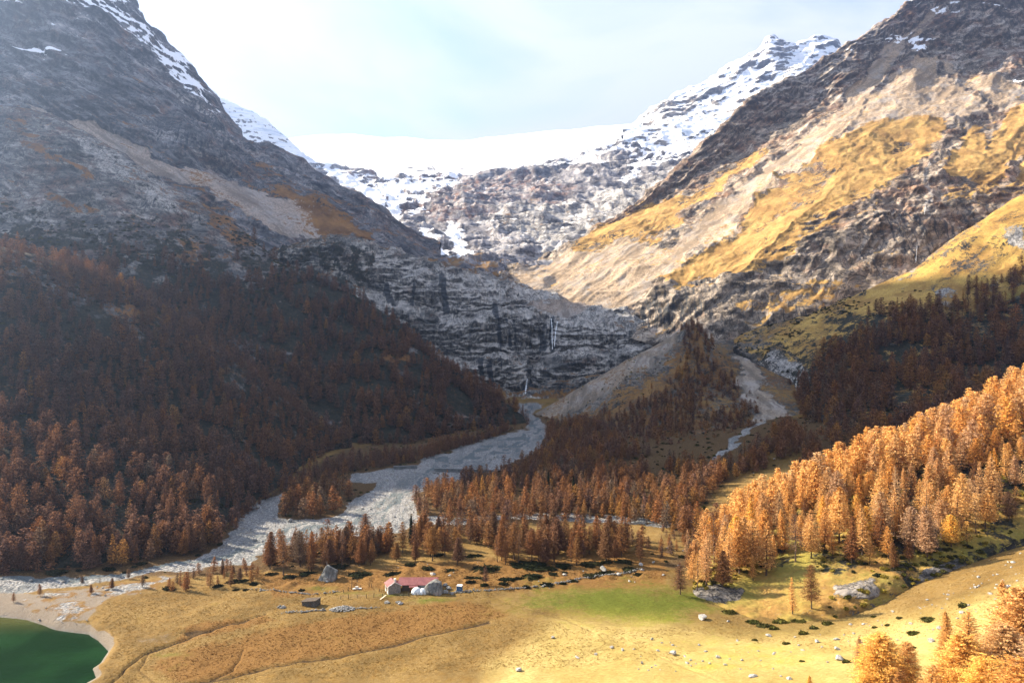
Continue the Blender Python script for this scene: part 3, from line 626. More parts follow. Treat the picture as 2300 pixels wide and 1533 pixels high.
# snowy peak on the right
def paint_m(u, v, U, V, P, wob):
    a, b = blank(U), blank(U)
    a[..., 2] = 0.74 + 0.3 * wob[..., 1]
    for pl, k in (([(1440, 262), (1480, 235), (1560, 215), (1580, 255), (1540, 262), (1450, 290)], -.18), ([(1580, 245), (1680, 200), (1720, 230), (1640, 260)], -.12)): a[..., 2] += k * poly_mask(u, v, pl, 10)
    a[..., 2] -= 0.25 * sst(0.1, 0.5, GUL)
    for pl in ([(1560, 270), (1650, 258), (1640, 290), (1560, 300)], [(1600, 215), (1680, 180), (1640, 215)]): a[..., 2] = np.maximum(a[..., 2], 1.0 * poly_mask(u, v, pl, 8))
    b[..., 1] = 0.25; b[..., 0] = 0.2
    return a, b, 0 * U + 0.05
loft('snow_peak', 'M', 1400, 2080, 210, [
    [(1400, 360, 2625), (1500, 370, 2625), (1600, 360, 2640), (2080, 360, 2640)],
    [(1400, 318, 2775), (1500, 322, 2775), (1600, 300, 2820), (1700, 280, 2850), (2080, 240, 2850)],
    [(1400, 300, 3075), (1500, 262, 3120), (1600, 238, 3150), (1700, 190, 3180), (1800, 160, 3195), (2080, 150, 3225)],
    [(1400, 306, 3300), (1430, 274, 3330), (1445, 258, 3345), (1470, 240, 3360), (1510, 220, 3375), (1560, 198, 3390), (1600, 175, 3405), (1640, 150, 3420), (1690, 128, 3435), (1715, 108, 3450), (1728, 84, 3465), (1742, 84, 3465), (1758, 102, 3465), (1785, 102, 3465), (1810, 94, 3465), (1838, 82, 3465), (1862, 88, 3465), (1880, 100, 3465), (1900, 140, 3465), (1960, 210, 3465), (2080, 260, 3465)]],
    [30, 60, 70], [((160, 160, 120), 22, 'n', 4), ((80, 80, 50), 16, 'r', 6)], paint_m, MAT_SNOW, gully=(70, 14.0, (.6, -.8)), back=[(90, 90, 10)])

# rock steps under the glacier
def paint_k(u, v, U, V, P, wob):
    a, b = blank(U), blank(U)
    sn = np.zeros(U.shape)
    for ln, wd, k in (([(740, 385), (800, 425), (850, 465), (890, 490)], 14, .75), ([(880, 420), (885, 480)], 10, .7), ([(1000, 395), (960, 440), (930, 490)], 6, .45), ([(1015, 510), (1030, 545), (1050, 580)], 12, .6), ([(960, 530), (1000, 555)], 8, .5),
                      ([(1440, 325), (1450, 370), (1400, 400)], 8, .55), ([(1320, 360), (1350, 378)], 8, .7), ([(1290, 350), (1390, 322)], 8, .5)):
        sn = np.maximum(sn, k * line_mask(u, v, ln, wd, 14))
    sn = np.maximum(sn, 0.50 * poly_mask(u, v, [(740, 380), (900, 400), (1040, 392), (1020, 430), (900, 470), (880, 500), (800, 440)], 16))
    sn = np.maximum(sn, 0.45 * poly_mask(u, v, [(1180, 385), (1300, 350), (1400, 310), (1460, 330), (1620, 280), (1560, 350), (1440, 390), (1400, 340), (1300, 370)], 12))
    a[..., 2] = np.maximum(sn, 0.10)
    b[..., 0] = 0.38 * np.maximum(poly_mask(u, v, [(720, 370), (860, 390), (850, 410), (740, 402)], 8), 0.8 * poly_mask(u, v, [(820, 400), (1180, 390), (1300, 420), (1230, 470), (1000, 500), (850, 470)], 20)) + 0.12
    b[..., 1] = 0.30 + 0.4 * poly_mask(u, v, [(1050, 470), (1250, 470), (1450, 400), (1600, 330), (1600, 400), (1400, 520), (1230, 600), (1200, 540)], 20)
    a[..., 0] = 0.05 + 0.25 * poly_mask(u, v, [(900, 590), (1150, 590), (1250, 630), (1000, 640)], 10)
    return a, b, 0.05 + 0 * U
loft('rock_step', 'K', 640, 1640, 420, [
    [(640, 640, 1090), (850, 620, 1085), (1000, 640, 1085), (1150, 640, 1095), (1300, 640, 1100), (1640, 620, 1100)],
    [(640, 560, 1300), (850, 545, 1300), (950, 550, 1275), (1100, 575, 1225), (1250, 590, 1175), (1400, 560, 1225), (1640, 520, 1225)],
    [(640, 510, 1675), (850, 500, 1675), (950, 510, 1600), (1050, 505, 1500), (1150, 500, 1450), (1250, 510, 1425), (1400, 500, 1400), (1640, 480, 1350)],
    [(640, 480, 1950), (850, 462, 1900), (950, 470, 1850), (1050, 445, 1850), (1150, 455, 1900), (1250, 455, 1900), (1400, 425, 1900), (1640, 400, 1850)],
    [(640, 430, 2175), (740, 410, 2250), (850, 425, 2250), (950, 420, 2250), (1050, 430, 2200), (1180, 425, 2150), (1300, 400, 2100), (1400, 370, 2100), (1640, 340, 2100)],
    [(640, 378, 2450), (720, 378, 2500), (780, 374, 2512), (830, 385, 2512), (870, 404, 2450), (930, 398, 2475), (1000, 394, 2500), (1040, 402, 2475), (1100, 392, 2400), (1180, 384, 2400), (1240, 368, 2400), (1300, 356, 2400), (1350, 338, 2425), (1392, 314, 2450), (1430, 330, 2450), (1470, 345, 2450), (1540, 318, 2500), (1640, 300, 2550)]],
    [26, 54, 44, 40, 50], [((160, 160, 90), 26, 'n', 4), ((100, 100, 44), 15, 'r', 6), ((120, 120, 55, 0.1), 14.0, 't', 4)], paint_k, MAT_UPPER, gully=(60, 8.0, (.95, .2)), back=[(50, 40, 8)])

# waterfall cliff at the head of the valley
def paint_f(u, v, U, V, P, wob):
    a, b = blank(U), blank(U)
    lowleft = poly_mask(u, v, [(560, 540), (760, 525), (860, 560), (820, 640), (760, 680), (560, 640)], 20)
    a[..., 0] = 0.10 + 0.25 * lowleft + 0.5 * poly_mask(u, v, [(940, 565), (1130, 610), (1130, 625), (960, 590)], 8) + 0.45 * poly_mask(u, v, [(1080, 860), (1200, 870), (1350, 840), (1500, 760), (1480, 840), (1250, 900), (1100, 900)], 14) + 0.4 * poly_mask(u, v, [(1380, 720), (1500, 730), (1480, 760), (1400, 750)], 8)
    a[..., 3] = 0.10 + 0.42 * lowleft
    b[..., 1] = 0.40 + 0.40 * poly_mask(u, v, [(900, 600), (1100, 640), (1270, 640), (1440, 700), (1420, 760), (1250, 800), (1000, 740)], 24)
    b[..., 1] = np.maximum(b[..., 1], 0.9 * poly_mask(u, v, [(1370, 705), (1430, 700), (1435, 730), (1400, 738)], 8))
    wt = np.zeros(U.shape)
    for ln, wd in (([(1112, 680), (1122, 735), (1130, 775)], 10), ([(1142, 720), (1148, 775)], 9), ([(1158, 720), (1160, 770)], 6), ([(1184, 740), (1192, 780)], 6), ([(1218, 730), (1220, 785)], 18), ([(1238, 715), (1240, 790)], 10), ([(1200, 830), (1190, 870), (1175, 880)], 9), ([(870, 640), (880, 680)], 10), ([(930, 640), (925, 690)], 8), ([(990, 620), (1000, 700)], 12), ([(1100, 820), (1105, 855)], 9), ([(1080, 810), (1085, 850)], 8)):
        wt = np.maximum(wt, line_mask(U + wob[..., 0] * 9, V, ln, wd * .45, wd * .7))
    b[..., 2] = 0.75 * wt + 0.02
    a[..., 1] = 0.9 * poly_mask(u, v, [(1180, 690), (1300, 668), (1430, 680), (1440, 700), (1300, 690), (1230, 705)], 6)
    b[..., 0] = 0.22
    return a, b, 0.8 * a[..., 1] + 0.3 * lowleft
loft('waterfall_cliff', 'F', 540, 1560, 460, [
    [(540, 700, 930), (700, 720, 930), (800, 780, 925), (950, 870, 900), (1050, 900, 900), (1150, 905, 880), (1200, 903, 880), (1260, 915, 870), (1400, 890, 880), (1500, 820, 900), (1560, 800, 920)],
    [(540, 670, 940), (700, 690, 938), (850, 800, 930), (950, 838, 924), (1050, 862, 922), (1120, 876, 920), (1180, 880, 914), (1240, 880, 908), (1350, 862, 905), (1450, 820, 912), (1560, 790, 922)],
    [(540, 655, 942), (700, 672, 940), (850, 760, 934), (950, 800, 930), (1050, 828, 928), (1100, 806, 928), (1150, 812, 928), (1190, 850, 940), (1240, 826, 926), (1300, 806, 924), (1380, 815, 922), (1450, 785, 922), (1560, 770, 930)],
    [(540, 640, 962), (700, 655, 958), (850, 735, 956), (950, 780, 952), (1050, 806, 952), (1100, 790, 952), (1150, 796, 954), (1200, 812, 962), (1240, 800, 950), (1300, 778, 948), (1380, 788, 946), (1450, 765, 944), (1560, 752, 945)],
    [(540, 622, 964), (700, 618, 962), (800, 650, 960), (850, 690, 960), (950, 716, 956), (1050, 742, 956), (1110, 706, 958), (1170, 716, 962), (1215, 732, 975), (1240, 718, 985), (1262, 736, 960), (1310, 735, 952), (1380, 742, 952), (1450, 748, 950), (1560, 742, 950)],
    [(540, 612, 978), (700, 598, 980), (800, 620, 984), (850, 655, 984), (950, 690, 982), (1050, 712, 980), (1110, 692, 980), (1170, 698, 984), (1230, 702, 996), (1280, 706, 985), (1350, 702, 975), (1430, 712, 970), (1500, 740, 958), (1560, 735, 958)],
    [(540, 594, 980), (680, 560, 984), (760, 560, 986), (850, 600, 990), (950, 640, 988), (1050, 668, 986), (1130, 672, 990), (1190, 690, 998), (1240, 694, 1004), (1300, 690, 996), (1350, 694, 990), (1430, 698, 985), (1500, 737, 965), (1560, 733, 962)],
    [(540, 585, 1000), (680, 545, 1005), (760, 532, 1010), (830, 552, 1010), (950, 582, 1020), (1050, 612, 1030), (1130, 630, 1035), (1180, 652, 1040), (1230, 664, 1045), (1270, 672, 1050), (1350, 686, 1045), (1430, 692, 1030), (1500, 735, 1000), (1560, 731, 1000)]],
    [24, 46, 22, 52, 18, 40, 40], [((60, 60, 40), 8.0, 'n', 4), ((34, 34, 16), 4.5, 'r', 6), ((60, 60, 30, 0.12), 5.0, 't', 4), ((26, 26, 12, -0.15), 1.6, 't', 4)], paint_f, MAT_CLIFF, gully=(20, 5.0, (1.0, .0)), back=[(60, -6, 10), (60, 6, 8)])

# right mountain
def paint_d(u, v, U, V, P, wob):
    a, b = blank(U), blank(U)
    gr = np.zeros(U.shape)
    for pl, k in (([(1400, 502), (1427, 460), (1550, 438), (1656, 365), (1720, 338), (1715, 365), (1656, 402), (1592, 447), (1514, 502), (1468, 548), (1400, 543)], .85),
                  ([(1560, 590), (1656, 530), (1683, 493), (1729, 434), (1784, 388), (1857, 320), (1940, 290), (2030, 270), (2126, 274), (2112, 320), (2040, 374), (1971, 438), (1857, 493), (1800, 520), (1720, 540), (1656, 566), (1560, 610)], .9),
                  ([(2130, 335), (2199, 283), (2267, 242), (2320, 225), (2700, 120), (2700, 420), (2320, 410), (2176, 402), (2112, 393)], .85),
                  ([(1480, 640), (1605, 562), (1802, 511), (1857, 484), (1990, 447), (1981, 480), (1857, 520), (1802, 566), (1674, 620), (1537, 645)], .75),
                  ([(1290, 545), (1360, 500), (1440, 470), (1400, 545), (1300, 560)], .6), ([(1640, 690), (1830, 640), (1960, 640), (1900, 690), (1700, 760)], .45), ([(2080, 430), (2200, 400), (2320, 400), (2320, 450), (2100, 470)], .45)):
        gr = np.maximum(gr, k * poly_mask(u, v, pl, 10))
    gl = line_mask(u, v, [(1560, 520), (1514, 560), (1465, 600)], 6, 10); gr = gr * (1 - 0.7 * gl)
    sc = np.zeros(U.shape)
    ch = [(1975, 160), (1902, 256), (1811, 338), (1720, 402), (1628, 470), (1537, 552), (1446, 620), (1400, 665), (1340, 695)]
    sc = np.maximum(sc, line_mask(u, v, ch, 26, 14))
    for pl, k in (([(2062, 137), (2108, 128), (2176, 173), (2320, 183), (2330, 236), (2204, 262), (2085, 280), (1971, 300), (1880, 310), (1960, 215)], .85), ([(1140, 612), (1230, 590), (1290, 560), (1400, 540), (1480, 550), (1570, 590), (1480, 640), (1400, 695), (1290, 700), (1200, 680)], .9),
                  ([(1660, 440), (1740, 400), (1800, 350), (1740, 420), (1650, 520), (1560, 590), (1600, 500)], .6), ([(2310, 180), (2700, 60), (2700, 200), (2330, 236)], .8), ([(1590, 540), (1660, 480), (1650, 530), (1560, 590)], .7)):
        sc = np.maximum(sc, k * poly_mask(u, v, pl, 12))
    gully = np.zeros(U.shape)
    for ln, wd in (([(2199, 256), (2140, 320), (2085, 379), (2080, 438), (2071, 502), (2057, 562), (2060, 605)], 13), ([(2108, 150), (2170, 190), (2230, 245)], 7), ([(2260, 250), (2210, 330)], 5), ([(2300, 360), (2220, 440), (2200, 480)], 9)):
        gully = np.maximum(gully, line_mask(u, v, ln, wd, 12))
    gr *= 1 - 0.9 * gully; sc *= 1 - 0.6 * gully
    gr = gr * (1 - 0.55 * sst(0.05, -0.35, GUL)) + 0.12 * sst(0.1, 0.5, GUL) * (V > 250)
    sc = np.maximum(sc, 0.55 * sst(-0.2, -0.55, GUL) * (V < 640))
    dkr = poly_mask(u, v, [(1880, 480), (2000, 440), (2130, 420), (2110, 470), (1990, 500), (1860, 520)], 12)
    a[..., 0] = np.maximum(gr, 0.14) * (1 - 0.5 * dkr); a[..., 1] = np.where(gr > 0.6, sc * 0.75, sc)
    sn = np.zeros(U.shape)
    for pl, k in (([(1985, 75), (2020, 66), (2060, 75), (2110, 95), (2090, 120), (2060, 130), (2040, 100), (1990, 100)], .62), ([(1880, 115), (1940, 95), (1925, 125)], .6), ([(2030, 5), (2120, -10), (2180, 10), (2140, 40), (2060, 28)], .5), ([(2170, -20), (2400, -20), (2400, 10), (2200, 22)], .7), ([(2260, 168), (2310, 170), (2310, 178)], .7), ([(2150, 25), (2300, 30), (2300, 90), (2170, 60)], .34)):
        sn = np.maximum(sn, k * poly_mask(u, v, pl, 8))
    a[..., 2] = sn + 0.25 * sst(0.0, -0.4, GUL) * (sn > .1)
    b[..., 0] = 0.42 - 0.2 * sst(500, 560, V - 0.0 * U)
    b[..., 1] = np.maximum(0.18 + 0.22 * sst(330, 200, V), 0.8 * line_mask(u, v, ch, 10, 10)); b[..., 1] = np.maximum(b[..., 1], 0.55 * line_mask(u, v, [(2085, 379), (2080, 438), (2071, 502), (2057, 562), (2060, 605)], 6, 8))  # upper rock painted paler, to look lit where it lies in self-shade
    cl = poly_mask(u, v, [(1400, 690), (1500, 650), (1680, 620), (1860, 520), (1960, 490), (2080, 440), (2300, 430), (2060, 640), (1900, 700), (1640, 770), (1480, 740)], 16)
    b[..., 2] = 0.30 * cl  # lower cliff also darkened in colour, for its side turned from the sun
    a[..., 3] = 0.16 * cl + 0.05
    return a, b, np.maximum(np.maximum(0.78 * gr, sc * 0.9), 0)
loft('grassy_mountain', 'D', 1120, 2800, 620, [
    [(1120, 650, 1075), (1250, 720, 1010), (1400, 735, 960), (1500, 770, 915), (1640, 790, 860), (1800, 770, 840), (2000, 720, 840), (2300, 690, 850), (2800, 600, 850)],
    [(1120, 635, 1090), (1250, 680, 1040), (1400, 690, 990), (1500, 660, 960), (1640, 640, 930), (1800, 580, 925), (1900, 545, 925), (2000, 530, 925), (2300, 470, 940), (2800, 360, 940)],
    [(1120, 620, 1110), (1250, 640, 1080), (1400, 610, 1040), (1500, 600, 1010), (1640, 580, 975), (1800, 520, 960), (1900, 480, 965), (2000, 450, 975), (2300, 380, 1000), (2800, 260, 1000)],
    [(1120, 610, 1150), (1230, 590, 1180), (1330, 545, 1180), (1450, 500, 1190), (1600, 450, 1190), (1750, 390, 1180), (1880, 320, 1180), (2000, 290, 1190), (2300, 220, 1200), (2800, 80, 1200)],
    [(1120, 606, 1170), (1230, 582, 1230), (1330, 530, 1260), (1450, 470, 1290), (1560, 400, 1320), (1650, 350, 1350), (1750, 290, 1370), (1880, 200, 1380), (1960, 165, 1390), (2050, 130, 1390), (2300, 90, 1400), (2800, -60, 1400)],
    [(1120, 604, 1180), (1180, 597, 1210), (1240, 574, 1240), (1290, 548, 1260), (1330, 515, 1290), (1400, 476, 1310), (1455, 432, 1330), (1500, 396, 1340), (1560, 345, 1360), (1620, 288, 1380), (1660, 250, 1390), (1700, 217, 1400), (1750, 185, 1405), (1790, 166, 1410), (1840, 140, 1415), (1880, 110, 1420), (1920, 92, 1420), (1960, 72, 1425), (2000, 44, 1430), (2040, 8, 1440), (2090, -30, 1440), (2160, -50, 1440), (2300, -40, 1450), (2800, -200, 1450)]],
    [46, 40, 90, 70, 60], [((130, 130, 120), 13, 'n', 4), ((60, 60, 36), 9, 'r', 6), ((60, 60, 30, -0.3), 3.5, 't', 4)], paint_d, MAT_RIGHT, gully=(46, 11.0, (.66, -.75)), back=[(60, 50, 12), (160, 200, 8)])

# moraine cone
def paint_e(u, v, U, V, P, wob):
    a, b = blank(U), blank(U)
    e = np.interp(U, [1200, 1300, 1400, 1500, 1555, 1600, 1640, 1700, 1760], [928, 872, 815, 760, 728, 775, 822, 900, 942])
    left = sst(1560, 1500, U)
    a[..., 1] = np.maximum(0.66 * sst(75, 18, v - e) * left, 0.42 * sst(0.05, -0.4, GUL) * sst(140, 30, v - e) * left)
    a[..., 0] = 0.55 - 0.2 * sst(95, 30, v - e) * left
    a[..., 3] = 0.22 * sst(60, 130, v - e) + 0.1
    return a, b, 0.7 + 0 * U
loft('moraine', 'E', 1190, 1790, 220, [
    [(1190, 945, 780), (1230, 945, 770), (1300, 985, 690), (1380, 1030, 590), (1450, 1060, 530), (1600, 1080, 500), (1680, 1040, 520), (1720, 990, 590), (1760, 958, 640), (1790, 955, 650)],
    [(1190, 940, 790), (1230, 932, 785), (1300, 930, 750), (1380, 925, 710), (1450, 900, 700), (1550, 880, 690), (1620, 890, 680), (1680, 920, 640), (1720, 945, 640), (1760, 950, 646), (1790, 952, 652)],
    [(1190, 936, 798), (1210, 924, 800), (1300, 872, 800), (1400, 814, 802), (1480, 772, 802), (1530, 744, 802), (1553, 728, 802), (1562, 729, 800), (1600, 774, 785), (1640, 822, 745), (1700, 900, 690), (1760, 944, 652), (1790, 955, 655)]],
    [80, 90], [((40, 40, 40), 2.5, 'n', 4), ((12, 12, 12), 1.0, 'n', 3)], paint_e, MAT_CONE, gully=(14, 1.8, (.9, -.3)), back=[(60, 40, 14), (60, 40, 6)], usm=3)

# gully beside the moraine
def paint_n(u, v, U, V, P, wob):
    a, b = blank(U), blank(U)
    a[..., 0] = 0.45
    gvl = np.maximum(line_mask(u, v, [(1655, 790), (1680, 840), (1700, 880), (1730, 920)], 12, 14), poly_mask(u, v, [(1660, 850), (1700, 860), (1768, 915), (1770, 945), (1700, 945), (1675, 900)], 7))
    a[..., 1] = np.maximum(1.0 * gvl, .12); b[..., 3] = 0.1; a[..., 3] = .2
    a[..., 0] *= 1 - gvl
    b[..., 1] = gvl
    return a, b, 0.8 + 0 * U
loft('gravel_gully', 'N', 1560, 1920, 120, [
    [(1560, 1080, 470), (1920, 1060, 470)], [(1560, 960, 590), (1920, 950, 590)], [(1560, 880, 680), (1920, 865, 680)], [(1560, 820, 760), (1920, 800, 760)], [(1560, 770, 860), (1920, 745, 850)]],
    [40, 40, 40, 20], [((30, 30, 30), 2.0, 'n', 4), ((8, 8, 8), 0.7, 'n', 3)], paint_n, MAT_CONE)

# right wooded slope under the bright grass
def paint_c(u, v, U, V, P, wob):
    a, b = blank(U), blank(U)
    top = poly_mask(u, v, [(1900, 690), (1960, 650), (2060, 605), (2170, 525), (2300, 440), (2800, 150), (2800, 640), (2300, 662), (2150, 690), (1960, 705)], 14)
    a[..., 0] = 0.40 + 0.5 * top + 0.15 * poly_mask(u, v, [(1680, 770), (1780, 720), (1900, 690), (1960, 710), (1850, 790), (1760, 870)], 14)
    a[..., 3] = 0.38 * (1 - top) + 0.25 * poly_mask(u, v, [(1760, 880), (1900, 720), (2300, 670), (2800, 600), (2800, 960), (1900, 1040)], 24)
    rk = np.maximum(0.5 * sst(0.15, 0.5, GUL) * sst(690, 640, V), poly_mask(u, v, [(1700, 820), (1740, 800), (1830, 840), (1780, 880)], 8))
    for pl in ([(2100, 655), (2140, 645), (2165, 660), (2120, 680)], [(2260, 520), (2300, 510), (2310, 570), (2270, 560)], [(2220, 640), (2260, 630), (2250, 650)], [(2010, 640), (2060, 612), (2070, 622), (2030, 650)]): rk = np.maximum(rk, poly_mask(u, v, pl, 6))
    a[..., 0] *= 1 - 0.8 * rk; b[..., 1] = 0.15 + 0.6 * rk
    a[..., 1] = 0.5 * line_mask(u, v, [(2010, 900), (2110, 840), (2260, 780)], 5, 10) + 0.4 * line_mask(u, v, [(1990, 640), (1900, 690), (1780, 730)], 4, 6)
    b[..., 3] = 0.08 + 0.5 * poly_mask(u, v, [(2240, 660), (2800, 560), (2800, 700), (2250, 690)], 10)
    return a, b, 0.55 + 0.2 * top
loft('wooded_slope', 'C', 1650, 2800, 330, [
    [(1650, 780, 800), (1700, 812, 758), (1740, 852, 722), (1780, 892, 688), (1800, 950, 620), (1830, 1010, 530), (1870, 1060, 450), (2000, 1050, 430), (2300, 1010, 420), (2800, 960, 410)],
    [(1650, 772, 806), (1700, 780, 775), (1740, 790, 745), (1780, 805, 725), (1830, 850, 660), (1870, 870, 610), (2000, 830, 600), (2300, 790, 570), (2800, 700, 560)],
    [(1650, 768, 810), (1700, 752, 800), (1740, 738, 785), (1780, 728, 775), (1850, 735, 740), (1920, 715, 720), (2000, 690, 710), (2150, 672, 690), (2300, 655, 670), (2800, 560, 650)],
    [(1650, 764, 815), (1700, 744, 810), (1760, 722, 800), (1850, 692, 785), (1960, 648, 775), (2060, 604, 775), (2110, 566, 775), (2170, 522, 780), (2300, 438, 785), (2450, 330, 790), (2800, 140, 800)]],
    [90, 80, 60], [((70, 70, 60), 8, 'n', 4), ((34, 34, 20), 4.0, 'r', 6)], paint_c, MAT_HILL, gully=(24, 4.5, (.6, -.8)), back=[(50, 10, 10), (60, 50, 8)])

# wooded knoll with its rock foot
def paint_b(u, v, U, V, P, wob):
    a, b = blank(U), blank(U)
    foot = np.interp(U, [1540, 1570, 1640, 1700, 1800, 1900, 1950, 2050, 2150, 2300], [1300, 1345, 1375, 1400, 1405, 1395, 1375, 1320, 1275, 1210])
    up = foot - v
    rk = np.maximum(poly_mask(u, v, [(1560, 1320), (1600, 1310), (1660, 1320), (1650, 1345), (1600, 1350), (1565, 1340)], 5), poly_mask(u, v, [(1860, 1310), (1900, 1295), (1960, 1290), (1970, 1330), (1950, 1340), (1870, 1335)], 5))
    rk = np.maximum(rk, poly_mask(u, v, [(2060, 1280), (2150, 1240), (2170, 1260), (2080, 1320), (2040, 1320)], 8))
    a[..., 0] = 0.75 * (1 - rk); a[..., 3] = 0.30 * sst(90, 150, up) + 0.15 + 0.3 * poly_mask(u, v, [(1960, 1100), (2300, 960), (2300, 1230), (2000, 1350)], 30)
    b[..., 3] = 0.75; b[..., 1] = 0.02
    return a, b, 0.5 * (1 - rk)
loft('wooded_knoll', 'B', 1535, 2800, 300, [
    [(1535, 1305, 284), (1570, 1347, 264), (1640, 1378, 251), (1700, 1402, 243), (1800, 1408, 238), (1900, 1397, 239), (1950, 1376, 243), (2050, 1322, 256), (2150, 1276, 264), (2300, 1210, 277), (2500, 1140, 290), (2800, 1050, 300)],
    [(1535, 1300, 292), (1570, 1322, 270), (1640, 1345, 258), (1700, 1368, 252), (1800, 1362, 248), (1900, 1345, 247), (1950, 1335, 249), (2050, 1285, 262), (2150, 1235, 272), (2300, 1170, 285), (2500, 1100, 297), (2800, 1000, 307)],
    [(1535, 1298, 300), (1570, 1290, 284), (1640, 1285, 281), (1700, 1290, 278), (1800, 1285, 272), (1900, 1255, 274), (1950, 1240, 280), (2050, 1190, 290), (2150, 1140, 300), (2300, 1070, 312), (2500, 1000, 320), (2800, 890, 330)],
    [(1535, 1296, 310), (1600, 1238, 326), (1700, 1178, 340), (1800, 1128, 350), (1900, 1078, 358), (2000, 1036, 364), (2150, 976, 370), (2300, 905, 375), (2500, 820, 378), (2800, 720, 380)]],
    [40, 50, 70], [((22, 22, 22), 2.2, 'n', 4), ((9, 9, 6), 1.3, 'r', 4), ((3.2, 3.2, 2.4), 0.45, 'r', 3)], paint_b, MAT_HILL, back=[(30, 8, 12), (40, 30, 8)], usm=4)
# ------------------------------------------------------------------ things: names, labels, groups
def tag(o, label=None, cat=None, group=None, kind=None):
    if label: o['label'] = label
    if cat: o['category'] = cat
    if group: o['group'] = group
    if kind: o['kind'] = kind
    return o
def empty(name, loc, label, cat, group=None, rz=0.0, sc=1.0):
    o = bpy.data.objects.new(name, None); COL.objects.link(o); o.location = loc
    o.rotation_euler = (0, 0, rz); o.scale = (sc, sc, sc) if not isinstance(sc, tuple) else sc; o.empty_display_size = 0.5
    return tag(o, label, cat, group)
def link(name, me, parent=None, loc=(0, 0, 0)):
    o = bpy.data.objects.new(name, me); COL.objects.link(o); o.location = loc
    if parent is not None: o.parent = parent
    return o
def mesh_of(name, V_, F_, mats, smooth=False, mi=None):
    me = bpy.data.meshes.new(name); me.from_pydata([tuple(v) for v in V_], [], [tuple(f) for f in F_])
    for m in mats: me.materials.append(m)
    if smooth: me.polygons.foreach_set('use_smooth', [True] * len(me.polygons))
    if mi is not None: me.polygons.foreach_set('material_index', mi)
    me.update(); return me

# ------------------------------------------------------------------ larches
BARK = simple_mat('larch_bark', (0.035, 0.024, 0.018), (0.11, 0.08, 0.06), 3.0, 0.95, 0.5, 0.05)
GOLD = foliage_mat('larch_needles_golden', [(0.66, 0.40, 0.18), (0.68, 0.38, 0.12), (0.58, 0.28, 0.07), (0.74, 0.46, 0.17), (0.54, 0.32, 0.16), (0.48, 0.34, 0.22), (0.70, 0.37, 0.08)], 0.45)
AMBER = foliage_mat('larch_needles_amber', [(0.82, 0.48, 0.08), (0.78, 0.48, 0.14), (0.85, 0.56, 0.09)], 0.45)
RUST = foliage_mat('larch_needles_rust', [(0.225, 0.110, 0.050), (0.27, 0.115, 0.043), (0.185, 0.10, 0.056), (0.28, 0.135, 0.048), (0.20, 0.10, 0.05), (0.34, 0.18, 0.05), (0.165, 0.106, 0.068), (0.15, 0.115, 0.085)], 0.35)
BROWN = foliage_mat('larch_needles_brown', [(0.14, 0.080, 0.058), (0.175, 0.090, 0.054), (0.12, 0.078, 0.064), (0.195, 0.098, 0.05), (0.13, 0.076, 0.06), (0.155, 0.093, 0.072)], 0.25, 0.012)

